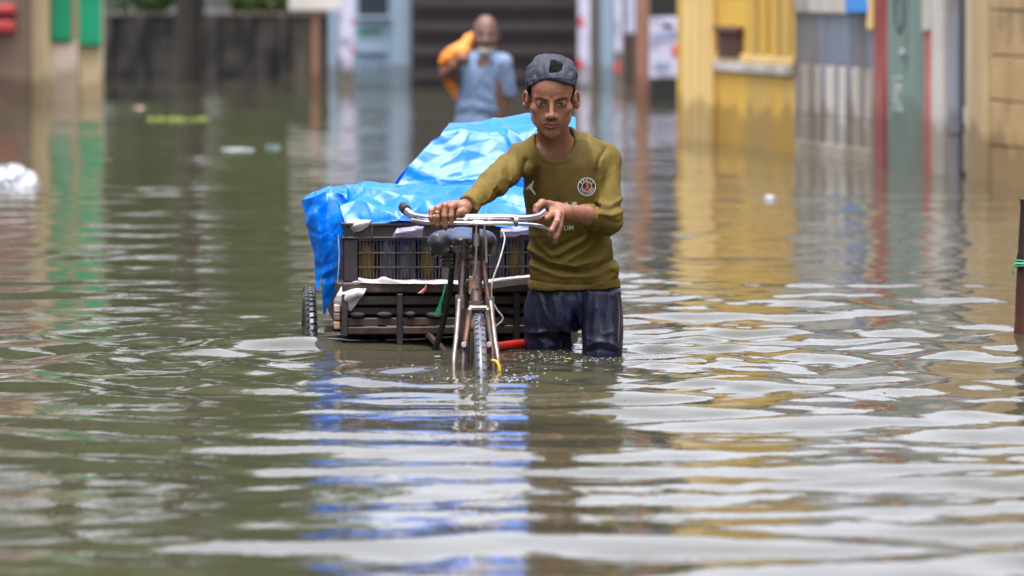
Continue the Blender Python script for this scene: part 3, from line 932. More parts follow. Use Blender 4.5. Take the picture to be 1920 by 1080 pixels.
m_wood = mat('dark_wet_wood', srgb(44, 37, 34), .55, srgb(26, 22, 21), 9, bump=.002, bscale=60, stretch=(.25, 1, 1), third=srgb(66, 58, 54))
m_woodr = mat('rusty_rail', srgb(78, 60, 52), .6, srgb(50, 38, 34), 16, bump=.0015, bscale=80, third=srgb(98, 80, 72), tscale=10)
m_redt = mat('red_plastic', srgb(190, 44, 30), .4, srgb(170, 38, 28), 9)
m_yelp = mat('yellow_plastic', srgb(214, 180, 48), .5)
m_white = mat('white_nut', srgb(205, 200, 196), .4)

TR0 = np.array([-.10, 14.30, 0.0])
tri = thing('cargo_tricycle', 'old rusty cargo tricycle pushed through the flood with a loaded cart bed', 'tricycle', (-.10, 14.30, ZB+.01))

# ---- wheels
def wheel(c, R, r, side, name='wheel', label=None, knob=False, spokes=28):
    ax = np.array(side, float); ax /= np.linalg.norm(ax)
    m = MB(); m.torus(c, R-r, r, ax, 72, 14, 1.0)
    ty = m.build(name, m_rubber if not knob else m_tread, tri, True, label=label)
    a = np.cross(ax, [0, 0, 1.0]); a /= np.linalg.norm(a); up = np.array([0, 0, 1.0])
    c = np.asarray(c, float)
    m = MB()
    n = 74
    for k in range(n):                                  # tread blocks
        th = 2*math.pi*k/n
        rad = a*math.cos(th) + up*math.sin(th); tan = -a*math.sin(th) + up*math.cos(th)
        lay = ((-1, .3), (0, 0), (1, .3)) if knob else ((-1, .25), (1, .25))
        for (s, dt) in lay:
            th2 = th + (dt + (0.5 if s == -1 else 0))*2*math.pi/n*.5
            rad = a*math.cos(th2) + up*math.sin(th2); tan = -a*math.sin(th2) + up*math.cos(th2)
            tilt = s*.55
            nr = rad*math.cos(tilt) + ax*math.sin(tilt); tx = ax*math.cos(tilt) - rad*math.sin(tilt)
            p = c + rad*(R-r) + nr*(r+.0012)
            tw_ = .5*s
            t2 = tan*math.cos(tw_) + tx*math.sin(tw_); x2 = tx*math.cos(tw_) - tan*math.sin(tw_)
            sz = (r*.62, 2*math.pi*R/n*.62, .0065) if knob else (r*.30, 2*math.pi*R/n*.5, .003)
            m.box(p, sz, np.array([x2, t2, nr]))
    m.build('tread', m_tread if knob else m_rubber, ty)
    m = MB(); m.torus(c, R-2*r-.004, .011, ax, 60, 8, 1.1); m.build('rim', m_steel, ty, True)
    m = MB(); m.lathe(c, [(0, -.05), (.012, -.05), (.012, -.035), (.028, -.034), (.028, -.028), (.016, -.024), (.016, .024), (.028, .028), (.028, .034), (.012, .035), (.012, .05), (0, .05)], 14, ax)
    m.build('hub', m_steel, ty, True)
    m = MB()
    for k in range(spokes):
        th = 2*math.pi*k/spokes; s = 1 if k % 2 else -1
        d = a*math.cos(th) + up*math.sin(th); d2 = a*math.cos(th+.35*s) + up*math.sin(th+.35*s)
        m.tube([c + d2*.026 + ax*.03*s, c + d*(R-2*r-.006)], .0013, 4)
    m.build('spokes', m_steel, ty)
    return ty
e_dir = np.array([.9972, .0748, 0]); r_dir = np.array([-.0748, .9972, 0])      # cart: across, to the rear
O_bed = np.array([-.185, 15.40, 0])
def BD(lx, ly, z): return O_bed + e_dir*lx + r_dir*ly + ZUP*z
AXB = np.array([e_dir, r_dir, ZUP])

FC = np.array([-.100, 14.30, -.150])
wheel(FC, .326, .0182, (1, .04, 0), label='narrow front tyre shining wet')
RC_L = BD(-.442, .70, -.178); RC_R = BD(.442, .70, -.178)
wheel(RC_L, .322, .0195, e_dir, label='knobbly rear tyre beside the torn blue tarpaulin', knob=True)
wheel(RC_R, .322, .0195, e_dir, knob=True)

# ---- fork, head tube, stem
def part(name, mb, mt, smooth=True, parent=None, label=None):
    return mb.build(name, mt, parent or tri, smooth, label=label)
hd_top = P(892, 492, 14.60); hd_bot = P(893, 570, 14.52)
m = MB(); m.tube([hd_top, hd_bot], .0185, 14); ht = part('head_tube', m, m_rust)
m = MB(); m.tube([hd_top + [0, 0, .006], hd_top - [0, 0, .012]], .024, 14); part('bearing_cup', m, m_steel, parent=ht)
m = MB(); m.tube([hd_bot + [0, 0, .008], hd_bot - [0, 0, .008]], .024, 14); part('bearing_cup', m, m_steel, parent=ht)
m = MB(); m.bbox(P(886, 535, 14.535), (.022, .006, .055), None, .003); part('head_badge', m, mat('scratched_badge', srgb(180, 150, 130), .5, srgb(120, 90, 70), 40), False, parent=ht)
for (px, py) in ((889, 515), (895, 538), (888, 552), (899, 560)):
    m = MB(); m.lathe(P(px, py, 14.528), [(0, -.006), (.005, -.006), (.005, .004), (0, .006)], 8, (0, 1, 0)); part('bolt', m, m_steel, parent=ht)
# crown
m = MB(); m.bbox(P(897, 578, 14.50), (.062, .05, .018), None, .006)
m.bbox(P(881, 586, 14.49), (.014, .045, .03), None, .004); m.bbox(P(914, 586, 14.49), (.014, .045, .03), None, .004)
fc = part('fork_crown', m, m_steel, False)
ax_l = FC + [-.045, 0, 0]; ax_r = FC + [.045, 0, 0]
for s, pts in ((-1, [P(881, 580, 14.49), P(876, 620, 14.45), P(868, 690, 14.36), ax_l]), (1, [P(914, 580, 14.49), P(918, 620, 14.45), P(925, 690, 14.36), ax_r])):
    m = MB(); q = spline(pts, 6); m.tube(q, list(np.linspace(.0115, .008, len(q))), 10); fb = part('fork_blade', m, m_rust)
    m = MB(); m.lathe(P(870 if s < 0 else 917, 646, 14.385), [(0, -.012), (.007, -.012), (.0085, 0), (.007, .012), (0, .012)], 8, (0, 1, 0)); part('axle_nut', m, m_white, parent=fb)
# outer support rods, as on rickshaw forks
for s, up_, lo_ in ((-1, [P(870, 450, 14.60), P(869, 480, 14.59), P(867, 520, 14.56), P(864, 568, 14.52)], [P(861, 563, 14.505), P(856, 630, 14.44), P(851, 692, 14.37), FC + [-.062, -.01, 0]]),
                    (1, [P(906, 450, 14.60), P(906, 480, 14.59), P(910, 520, 14.56), P(917, 572, 14.52)], [P(920, 566, 14.505), P(927, 630, 14.44), P(934, 682, 14.37), FC + [.062, -.01, 0]])):
    m = MB(); m.tube(spline(up_, 5), .0085, 10); rd = part('support_rod', m, m_rust)
    m = MB(); m.tube(spline(lo_, 5), .0082, 10); part('support_rod', m, m_steel)
    m = MB(); m.lathe(up_[1], [(.0086, -.016), (.0135, -.016), (.0155, 0), (.0135, .016), (.0086, .016)], 10); part('clamp', m, m_rust, parent=rd)
    m = MB(); m.lathe(up_[1] - [0, 0, .035], [(.0086, -.006), (.0125, -.006), (.0125, .006), (.0086, .006)], 10); part('clamp', m, m_steel, parent=rd)
    m = MB(); m.lathe((up_[3]+lo_[0])/2, [(.008, -.02), (.014, -.02), (.014, .02), (.008, .02)], 10); part('clamp', m, m_steel, parent=rd)
m = MB(); m.bbox(P(888, 484, 14.60), (.075, .03, .014), None, .004); part('top_yoke', m, m_rust, False)
# steering stem, chrome brake rods
m = MB(); m.tube([P(893, 412, 14.56), P(892, 440, 14.585), P(892, 492, 14.60)], .0115, 12); st = part('stem', m, m_rust)
m = MB(); m.bbox(P(896, 411, 14.555), (.046, .04, .03), None, .008); part('bar_clamp', m, m_chrome, False, parent=st)
m = MB(); m.tube([P(893, 424, 14.535), P(893, 470, 14.54), P(891, 508, 14.55)], .0038, 8)
m.tube([P(893, 437, 14.533), P(893, 461, 14.536)], .0085, 10); part('brake_rod', m, m_chrome)
m = MB(); m.tube([P(908, 422, 14.54), P(909, 442, 14.54), P(911, 448, 14.54), P(912, 492, 14.55)], .0042, 8); part('brake_rod', m, m_chrome)

# ---- handlebar
hb_pts = [P(762, 393, 14.70), P(766, 399, 14.665), P(776, 406, 14.62), P(800, 409, 14.575), P(845, 408, 14.555), P(896, 408, 14.545),
          P(945, 408, 14.555), P(985, 409, 14.575), P(1003, 407, 14.605), P(1015, 401, 14.635), P(1021, 394, 14.67)]
m = MB(); m.tube(spline(hb_pts, 6), .0118, 14); hb = part('handlebar', m, m_chrome)
m = MB(); m.tube([P(755, 386, 14.78), P(757, 389, 14.75), P(760, 392, 14.715), P(763, 395, 14.69)], [.012, .0165, .0165, .0155], 14); part('grip', m, m_black, parent=hb)
m = MB(); m.tube([P(1020, 395, 14.66), P(1024, 391, 14.70), P(1027, 388, 14.76)], [.0145, .0155, .014], 14); part('grip', m, m_black, parent=hb)
bl = spline([P(772, 413, 14.585), P(800, 417, 14.545), P(850, 418, 14.525), P(896, 419, 14.515), P(950, 419, 14.525), P(995, 421, 14.55), P(1013, 424, 14.565), P(1027, 430, 14.60)], 6)
m = MB(); m.tube(bl, .0062, 10); part('brake_lever', m, m_chrome, parent=hb)
for px in (873, 918, 968):
    m = MB(); m.lathe(P(px, 415, 14.535), [(.0125, -.006), (.016, -.006), (.016, .006), (.0125, .006)], 12, (1, 0, 0)); part('clamp', m, m_steel, parent=hb)
m = MB(); m.lathe(P(864, 401, 14.535), [(0, .010), (.007, .009), (.009, .004), (.007, -.002), (.007, -.01), (0, -.01)], 12); part('lever_knob', m, m_black, parent=hb)

# ---- frame, saddle
BB = np.array([-.14, 14.98, -.28]); SEAT = P(866, 490, 15.05)
for nm, a_, b_, r_ in (('top_tube', P(892, 520, 14.58), P(867, 545, 15.05), .013), ('down_tube', P(893, 555, 14.55), BB, .015), ('seat_tube', BB, SEAT, .014)):
    m = MB(); m.tube([a_, b_], r_, 12); part(nm, m, m_rust)
m = MB(); m.tube([BB + [-.06, 0, 0], BB + [.06, 0, 0]], .02, 12); part('bottom_bracket', m, m_rust)
m = MB(); m.tube([BB, BD(0, .70, -.178)], .013, 10); part('chain_stay', m, m_rust)
m = MB(); m.tube([BD(-.442, .70, -.178), BD(.442, .70, -.178)], .016, 12); part('rear_axle', m, m_rust)
for s in (-1, 1):
    m = MB(); p0 = BB + np.array([.075*s, 0, 0]); m.tube([p0, p0 + [0, .05*s, -.16*s]], .009, 8); cr = part('crank', m, m_steel)
    m = MB(); m.bbox(p0 + [.05*s, .05*s, -.16*s], (.09, .06, .022), None, .005); part('pedal', m, m_black, False, parent=cr)

S = Sdf()
c0 = P(866, 455, 15.10)
def sl(x, y, z): return c0 + np.array([x, y, z])
rotL = None
S.ell(sl(-.052, .03, -.004), (.058, .075, .034), .03)
S.ell(sl(.052, .03, .000), (.058, .075, .036), .03)
S.ell(sl(.000, -.05, .016), (.042, .14, .024), .03)
S.ell(sl(0, .03, .012), (.09, .07, .026), .03)
S.rc(sl(-.085, .03, -.03), sl(-.03, -.06, -.032), .018, .014, .02)
S.rc(sl(.085, .03, -.026), sl(.03, -.06, -.032), .018, .014, .02)
S.ell(sl(.0, -.03, -.042), (.045, .2, .034), .012, 's')
S.ell(sl(0, .02, -.06), (.09, .10, .035), .012, 's')
wb = Wob(5, 12, (6, 16)); S.disp = lambda X: .0012*wb(X)
me, vv = S.mesh('saddle', axis((c0[0]-.14, c0[0]+.14, .004)), axis((c0[1]-.22, c0[1]+.14, .005)), axis((c0[2]-.07, c0[2]+.06, .004)))
sad = link_mesh('saddle', me, m_saddle, tri, True, label='sprung black leather saddle')
for (x, z) in ((-.045, .028), (-.078, .02), (.05, .03), (-.03, .036)):
    m = MB(); m.lathe(sl(x, -.012, z+.003), [(0, .006), (.004, .004), (.006, 0)], 8, (0, -.6, .8)); part('rivet', m, m_chrome, parent=sad)
for s in (-1, 1):
    m = MB()
    hel = [sl(.05*s + .018*math.cos(a), .05 + .018*math.sin(a), -.03 - .05*a/25) for a in np.linspace(0, 25, 70)]
    m.tube(hel, .004, 6); part('spring', m, m_steel, parent=sad)
m = MB(); m.tube([sl(-.03, -.1, -.005), sl(-.02, .0, -.03), sl(-.05, .07, -.035)], .004, 6); m.tube([sl(.03, -.1, -.005), sl(.02, .0, -.03), sl(.05, .07, -.035)], .004, 6)
part('rails', m, m_steel, parent=sad)

# dark prop rod leaning from the saddle to the water
m = MB(); m.tube([P(851, 470, 15.20), P(843, 545, 15.22), P(830, 610, 15.24), P(812, 668, 15.26), P(800, 720, 15.28)], .0095, 8); part('prop_stand', m, m_black)
# red tube low down between wheel and leg, yellow strip at the axle
m = MB(); m.tube(spline([P(900, 654, 15.0), P(935, 650, 15.05), P(965, 646, 15.1), P(1000, 644, 15.16)], 5), .0145, 14); part('chain_guard', m, m_redt, label='red tube showing above the water')
m = MB(); m.tube(spline([P(921, 676, 14.33), P(930, 678, 14.32), P(935, 686, 14.315), P(937, 697, 14.31)], 6), [.004]+[.0055]*17+[.004], 8); part('strap', m, m_yelp, label='curled yellow strip at the front axle')

# ---- cart bed
def bbx(mb, x0, x1, y0, y1, z0, z1, b=.004):
    return mb.bbox(BD((x0+x1)/2, (y0+y1)/2, (z0+z1)/2), (x1-x0, y1-y0, z1-z0), AXB, b)
bed = MB(); bbx(bed, -.36, .36, 0, .03, .168, .202, .005); bed_o = bed.build('front_rail', m_woodr, tri)
wbr = Wob(9, 10, (3, 9))
for k in range(8):
    m = MB(); x0 = -.357 + k*.0895; bbx(m, x0, x0+.086, .032, 1.20, .176 + random.uniform(-.003, .003), .194); m.build('plank', m_wood, tri)
for (y, z0, z1, mt) in ((.008, .128, .158, m_wood), (.02, .096, .122, m_wood), (.006, .062, .088, m_woodr)):
    m = MB(); bbx(m, -.352, .352, y, y+.022, z0, z1); m.build('front_board', mt, tri)
m = MB(); bbx(m, -.365, .365, -.004, .026, .036, .060, .003); bbx(m, -.365, .365, .0262, .07, .036, .041, .001); m.build('lower_rail', m_rust, tri)
for x in (-.352, -.175, .03, .20, .352):
    m = MB(); bbx(m, x-.010, x+.010, -.010, .034, -.10 if x in (-.175, .20) else .03, .166, .003); m.build('bed_post', m_wood, tri)
for s in (-1, 1):
    m = MB(); bbx(m, s*.36-.014, s*.36+.014, .03, 1.2, .05, .16, .004); m.build('side_board', m_wood, tri)
    m = MB(); bbx(m, s*.36-.016, s*.36+.016, .032, 1.2, .161, .200, .004); m.build('side_rail', m_woodr, tri)
m = MB(); bbx(m, -.36, .36, 1.201, 1.23, .05, .20); m.build('rear_rail', m_woodr, tri)
for x in (-.2, .2):
    m = MB(); bbx(m, x-.02, x+.02, .07, 1.19, .13, .174); m.build('bearer', m_wood, tri)
    m = MB(); m.tube([BD(x, .70, .13), BD(x, .70, -.17)], .016, 8); m.build('axle_hanger', m_rust, tri)
    m = MB(); m.tube([BD(x*.5, .05, .05), BD(0, -.2, -.05), BB], .012, 8); m.build('frame_stay', m_rust, tri)
m = MB(); bbx(m, -.345, .345, .30, .32, .045, .172); m.build('shade_panel', m_wood, tri)  # added dark panel stands in for the shade seen between the front boards
# sawn ends of beams under the left corner
for k, (z, col) in enumerate(((.118, srgb(190, 178, 168)), (.092, srgb(150, 120, 100)), (.064, srgb(205, 160, 130)))):
    m = MB(); bbx(m, -.385, -.366, .0, .05, z-.011, z+.013, .003); m.build('beam_end', mat('sawn_beam_end', col, .7, tuple(c*.7 for c in col), 30), tri)
# coil of rope / rags stuffed between the boards
m_rag = mat('dark_rag', srgb(74, 68, 66), .8, srgb(46, 42, 42), 20)
rs_ = random.Random(3)
for k in range(8):
    S = Sdf(); x = -.31 + k*.083; c = BD(x, .004, .100 + rs_.uniform(-.003, .004)); L_ = rs_.uniform(.018, .032)
    S.ell(c, (L_, .014, .0095), .005); w2 = Wob(50+k, 8, (10, 25)); S.disp = lambda X, w2=w2: .0014*w2(X)
    me, _ = S.mesh('rag_bundle', axis((c[0]-.05, c[0]+.05, .005)), axis((c[1]-.03, c[1]+.03, .005)), axis((c[2]-.02, c[2]+.02, .004)))
    o = link_mesh('rag_bundle', me, m_rag, tri, True)

# ================================================================== CRATES AND BOTTLES
m_crate = mat('dark_grey_crate_plastic', srgb(62, 56, 58), .5, srgb(44, 40, 42), 12, third=srgb(82, 74, 74), tscale=9)
def crate(x0, x1, label):
    z0, z1, y0, y1 = .204, .392, .035, .46
    c = BD((x0+x1)/2, y0, z0)
    t = thing('plastic_crate', label, 'crate', c, 'crates on the cart bed')
    w = x1-x0
    # top rim: two flanges with ribs
    m = MB()
    for (zz, hh, d) in ((z1-.010, .010, .010), (z1-.052, .007, .007)):
        bbx(m, x0-.004, x1+.004, y0-d, y0+.004, zz, zz+hh, .002); bbx(m, x0-.004, x1+.004, y1, y1+d, zz, zz+hh, .002)
        bbx(m, x0-d, x0+.004, y0, y1, zz, zz+hh, .002); bbx(m, x1-.004, x1+d, y0, y1, zz, zz+hh, .002)
    m.build('rim', m_crate, t)
    m = MB(); bbx(m, x0, x1, y0+.001, y0+.006, z1-.05, z1-.008, .001); m.build('rim_panel', m_crate, t)
    for k in range(5):
        m = MB(); x = x0 + w*(k+.02)/4.05; bbx(m, x, x+.006, y0-.008, y0+.001, z1-.049, z1-.009, .001); m.build('rib', m_crate, t)
    # corner columns
    for (cx, wd) in ((x0+.022, .044), (x1-.014, .028)):
        m = MB(); bbx(m, cx-wd/2, cx+wd/2, y0+.0005, y0+.012, z0, z1-.052, .003); m.build('corner_post', m_crate, t)
    # side, rear and bottom walls
    for (a, b_, c_, d) in ((x0, x0+.006, y0+.013, y1), (x1-.006, x1, y0+.013, y1), (x0+.007, x1-.007, y1-.006, y1-.0005)):
        m = MB(); bbx(m, a, b_, c_, d, z0+.003, z1-.011, .001); m.build('wall', m_crate, t)
    for k in range(4):
        m = MB(); y = y0+.03 + k*.105; bbx(m, x0-.006, x0-.0005, y, y+.012, z0+.003, z1-.053, .001); m.build('rib', m_crate, t)
    m = MB(); bbx(m, x0+.007, x1-.007, y0+.013, y1-.007, z0, z0+.006, .001); m.build('floor', m_crate, t)
    # slotted front in three rows
    xl, xr = x0+.045, x1-.029
    zz = [z0, z0+.044, z0+.090, z1-.053]
    for k in range(4):
        m = MB(); h = .005; zc = min(max(zz[k], z0+h/2), z1-.0555); bbx(m, xl, xr, y0-.003, y0+.006, zc-h/2, zc+h/2, .001); m.build('slat', m_crate, t)
    for k in range(1, 3):
        m = MB(); x = xl + (xr-xl)*k/3; bbx(m, x-.003, x+.003, y0-.0035, y0+.0065, z0+.002, z1-.054, .001); m.build('slat', m_crate, t)
    m = MB(); nb = 24
    for k in range(nb):
        x = xl + (xr-xl)*(k+.5)/nb; bbx(m, x-.0022, x+.0022, y0+.0005, y0+.005, z0, z1-.054, .0006)
    m.build('slot_bars', m_crate, t, kind='stuff')
    return t
crate(-.352, -.012, 'dark grey slotted plastic crate at the left of the cart bed')
crate(.000, .340, 'dark grey slotted plastic crate behind the saddle, next to the man')
m_by = mat('yellow_bottle_plastic', srgb(186, 142, 44), .35, srgb(150, 112, 36), 12)
m_bc = mat('cloudy_bottle_plastic', srgb(150, 154, 168), .3, srgb(116, 120, 134), 12)
m_bt = mat('dark_bottle_cap', srgb(60, 60, 72), .5)
bot_y = bot_c = None
lab_y = 'yellow bottle standing upright behind the slots'
lab_c = 'cloudy white bottle standing upright behind the slots'
def bottle(lx, ly, kind, first, where):
    p = BD(lx, ly, .2105)
    if first is None:
        t = thing('bottle', (lab_y if kind else lab_c) + where, 'bottle', p, ('yellow' if kind else 'cloudy') + ' bottles' + where)
        m = MB(); m.lathe(p, [(0, 0), (.024, 0), (.027, .004), (.027, .085), (.025, .1), (.012, .122), (.0105, .134)], 14); m.build('body', m_by if kind else m_bc, t, True)
        m = MB(); m.lathe(p, [(.0115, .132), (.0125, .133), (.0125, .149), (0, .150)], 12); m.build('cap', m_bt, t, True)
        return t
    t = first.copy(); C.objects.link(t); t.location = V(p)
    t['label'] = (lab_y if kind else lab_c) + where; t['group'] = ('yellow' if kind else 'cloudy') + ' bottles' + where
    for ch in first.children:
        c2 = ch.copy(); C.objects.link(c2); c2.parent = t
    return t
rb = random.Random(12)
for x0, pat, wh_ in ((-.352, 'yycyccyyc', ' in the left crate'), (.0, 'ccccyccyc', ' in the crate beside the man')):
    for i in range(4):
        for j in range(2):
            k = pat[(i*2+j) % 9] == 'y'
            lx = x0 + .075 + i*.066 + rb.uniform(-.004, .004); ly = .085 + j*.068
            if k: o_ = bottle(lx, ly, True, bot_y, wh_); bot_y = bot_y or o_
            else: o_ = bottle(lx, ly, False, bot_c, wh_); bot_c = bot_c or o_

# ================================================================== SHEETS: tarpaulin, sacks, bags
def crumple(X, seed, amp, freq, n=7):
    """sharp folded-plastic relief: sum of tilted triangle waves"""
    r = np.random.default_rng(seed)
    w = Wob(seed+100, 10, (1.5, 4.5))
    wv = w(X)*.05
    out = np.zeros(X.shape[:-1])
    for i in range(n):
        d = r.normal(size=3); d /= np.linalg.norm(d)
        f = freq*r.uniform(.5, 1.7); ph = r.uniform(0, 1)
        s = (X @ d + wv*r.normal())*f + ph
        tri_ = np.abs((s % 1) - .5)*2
        out += (tri_-.5)/f**.6*freq**.6*r.uniform(.4, 1)
    return amp*out/math.sqrt(n)*1.6
def facets(X, seed, cell, amp, ani=(1, 1, 1)):
    """sharp-creased crumple of thin plastic sheet: cells with V-shaped folds between them"""
    r = np.random.default_rng(seed)
    sh_ = X.shape[:-1]; Q_ = X.reshape(-1, 3)*np.asarray(ani, float)
    wv = Wob(seed+9, 10, (1.0/cell*.25, 1.0/cell*.6))
    Q_ = Q_ + np.stack([wv(Q_ + 3.1), wv(Q_ + 7.7), wv(Q_ + 1.3)], -1)*cell*.16
    lo, hi = Q_.min(0), Q_.max(0)
    n = int(np.clip(len(Q_)*0 + np.ptp(Q_, axis=0)[[0, 2]].prod()/cell**2*1.5, 20, 420))
    S_ = Q_[r.choice(len(Q_), n, replace=False)]
    D_ = np.sqrt(((Q_[:, None] - S_[None])**2).sum(-1)) - r.uniform(0, cell*.45, n)[None]
    D_.partition(1, axis=1)
    f = np.clip((D_[:, 1]-D_[:, 0])/cell, 0, 1)
    g_ = r.normal(size=(n, 3))
    return (-amp*(f - .3)).reshape(sh_)
def patch(ctrl, nu, nv):
    """smooth surface through a net of control points (rows of equal length)"""
    rows = [np.array(spline([P(*q) for q in r], nu)) for r in ctrl]
    cols = np.array([np.array(spline([r[i] for r in rows], nv)) for i in range(len(rows[0]))])
    return cols                       # (i, j, 3)
def sheet(G, seed, amp, freq, fine=.0, pin=None, fac=None):
    du = np.gradient(G, axis=0); dv = np.gradient(G, axis=1)
    n = np.cross(du, dv); n /= np.linalg.norm(n, axis=-1)[..., None] + 1e-9
    d = crumple(G, seed, amp, freq) + (crumple(G, seed+5, fine, freq*3.1) if fine else 0)
    if pin is not None: d = d*pin
    for (cell, fa) in (fac or ()): d = d + facets(G, seed+int(cell*1000), cell, fa, (1, .8, 1.0))
    G = G + n*d[..., None]
    a, b_ = G.shape[:2]
    i = np.arange(a*b_).reshape(a, b_)
    q = np.stack([i[:-1, :-1], i[1:, :-1], i[1:, 1:], i[:-1, 1:]], -1).reshape(-1, 4)
    return G.reshape(-1, 3), q
def multi(name, parts, mt, parent=None, cut=None, smooth=True, **kw):
    vs = []; qs = []; b_ = 0
    for (v, q) in parts:
        vs.append(v); qs.append(q+b_); b_ += len(v)
    vs = np.concatenate(vs); qs = np.concatenate(qs)
    if cut is not None:
        c = vs[qs].mean(1); qs = qs[cut(c)]
        used = np.unique(qs); mp_ = -np.ones(len(vs), int); mp_[used] = np.arange(len(used)); vs = vs[used]; qs = mp_[qs]
    o = link_mesh(name, quad_mesh(name, vs, qs), mt, parent, smooth, **kw)
    if smooth: o.data.set_sharp_from_angle(angle=math.radians(24))
    return o

def plastic(name, col, col2, rough=.22, transl=.25, bump=.002, scale=8):
    m = mat(name, col, rough, col2, scale, bump=bump, bscale=28, spec=.5, contrast=(.3, .7))
    nt = m.node_tree; b = nt.nodes['Principled BSDF']; out = nt.nodes['Material Output']
    tr = nt.nodes.new('ShaderNodeBsdfTranslucent'); ms = nt.nodes.new('ShaderNodeMixShader')
    tr.inputs['Color'].default_value = (*col, 1); ms.inputs['Fac'].default_value = transl
    nt.links.new(b.outputs[0], ms.inputs[1]); nt.links.new(tr.outputs[0], ms.inputs[2]); nt.links.new(ms.outputs[0], out.inputs['Surface'])
    return m
m_tarp = plastic('blue_tarpaulin_plastic', srgb(0, 120, 236), srgb(2, 134, 243), .30, .2, .002)
m_tarp.node_tree.nodes['Principled BSDF'].inputs['Coat Weight'].default_value = .2
m_tarp.node_tree.nodes['Principled BSDF'].inputs['Coat Roughness'].default_value = .16
m_sack = plastic('white_woven_sack', srgb(216, 208, 210), srgb(190, 180, 184), .55, .15, .002, 14)
m_bag = plastic('thin_grey_bag', srgb(170, 160, 186), srgb(130, 122, 146), .3, .3, .002, 14)

# the load under the sheet
ld = thing('cargo_sack', 'bulky load of full sacks hidden under the blue tarpaulin', 'sack', BD(.1, .8, .2))
S = Sdf()
S.ell(BD(.10, .80, .36), (.20, .24, .19), .05); S.ell(BD(-.16, .62, .31), (.16, .14, .11), .05)
me, _ = S.mesh('sack', axis((-.75, .3, .02)), axis((15.8, 16.6, .02)), axis((.195, .6, .02)))
link_mesh('sack', me, m_sack, ld, True)

low = [[(650, 424, 15.43), (700, 419, 15.41), (760, 415, 15.41), (830, 416, 15.41), (900, 421, 15.41), (990, 423, 15.41), (1070, 424, 15.42)],
       [(642, 402, 15.47), (700, 398, 15.44), (760, 392, 15.44), (830, 388, 15.44), (900, 396, 15.44), (990, 402, 15.44), (1070, 404, 15.45)],
       [(634, 374, 15.55), (700, 366, 15.54), (760, 362, 15.54), (830, 366, 15.54), (900, 376, 15.54), (990, 384, 15.54), (1070, 386, 15.54)],
       [(628, 354, 15.64), (680, 344, 15.65), (745, 348, 15.65), (830, 352, 15.65), (905, 352, 15.66), (990, 358, 15.66), (1070, 360, 15.66)],
       [(632, 372, 15.80), (690, 372, 15.82), (750, 374, 15.82), (830, 384, 15.82), (900, 384, 15.82), (990, 384, 15.82), (1070, 386, 15.82)]]
hump = [[(738, 352, 15.72), (800, 372, 15.66), (860, 392, 15.63), (930, 404, 15.62), (1000, 410, 15.62), (1080, 412, 15.62)],
        [(752, 333, 15.80), (815, 340, 15.76), (880, 345, 15.74), (945, 348, 15.73), (1010, 350, 15.73), (1085, 352, 15.73)],
        [(778, 304, 15.90), (828, 300, 15.88), (890, 296, 15.87), (950, 292, 15.86), (1010, 290, 15.86), (1085, 290, 15.86)],
        [(812, 271, 16.00), (845, 262, 16.00), (895, 257, 15.99), (950, 252, 15.98), (1010, 249, 15.98), (1085, 250, 15.98)],
        [(838, 249, 16.10), (868, 244, 16.12), (905, 242, 16.12), (955, 238, 16.12), (1012, 236, 16.12), (1080, 238, 16.12)],
        [(843, 251, 16.16), (872, 246, 16.16), (905, 244, 16.16), (955, 240, 16.16), (1010, 238, 16.16), (1078, 240, 16.16)],
        [(800, 420, 16.62), (860, 430, 16.63), (905, 440, 16.64), (955, 445, 16.64), (1010, 450, 16.64), (1075, 450, 16.64)]]
side = [[(738, 352, 15.72), (752, 333, 15.80), (778, 304, 15.90), (812, 271, 16.00), (838, 249, 16.10), (843, 251, 16.16)],
        [(728, 366, 15.80), (740, 352, 15.90), (764, 326, 16.02), (794, 300, 16.14), (812, 290, 16.24), (816, 300, 16.40)],
        [(724, 420, 15.86), (735, 420, 15.96), (752, 420, 16.1), (775, 420, 16.24), (790, 420, 16.36), (800, 420, 16.62)]]
sq_ = lambda Y: 15.86 + (Y-15.86)*.40 if Y < 16.15 else Y          # the front of the pile is steep
hump = [[(a_, b_, sq_(c_)) for (a_, b_, c_) in r_] for r_ in hump]
side[0] = [(a_, b_, sq_(c_)) for (a_, b_, c_) in side[0]]
flap = [[(567, 376, 15.60), (590, 368, 15.55), (612, 360, 15.60), (634, 362, 15.58), (650, 372, 15.52)],
        [(574, 414, 15.58), (595, 410, 15.54), (616, 408, 15.56), (636, 412, 15.53), (652, 424, 15.47)],
        [(582, 456, 15.58), (601, 456, 15.54), (620, 458, 15.56), (640, 462, 15.54), (654, 468, 15.50)],
        [(587, 498, 15.58), (605, 500, 15.56), (622, 504, 15.57), (640, 508, 15.56), (655, 512, 15.54)],
        [(590, 545, 15.58), (607, 546, 15.57), (624, 546, 15.58), (640, 544, 15.58), (654, 540, 15.57)],
        [(594, 590, 15.60), (608, 590, 15.60), (624, 588, 15.60), (640, 584, 15.60), (652, 580, 15.60)]]
top_l = [[(567, 376, 15.60), (590, 368, 15.55), (612, 360, 15.60), (634, 362, 15.58), (650, 372, 15.52)],
         [(582, 366, 15.68), (600, 358, 15.66), (616, 352, 15.66), (634, 352, 15.64), (652, 352, 15.62)],
         [(600, 372, 15.85), (612, 366, 15.85), (622, 362, 15.84), (634, 364, 15.82), (652, 368, 15.80)]]
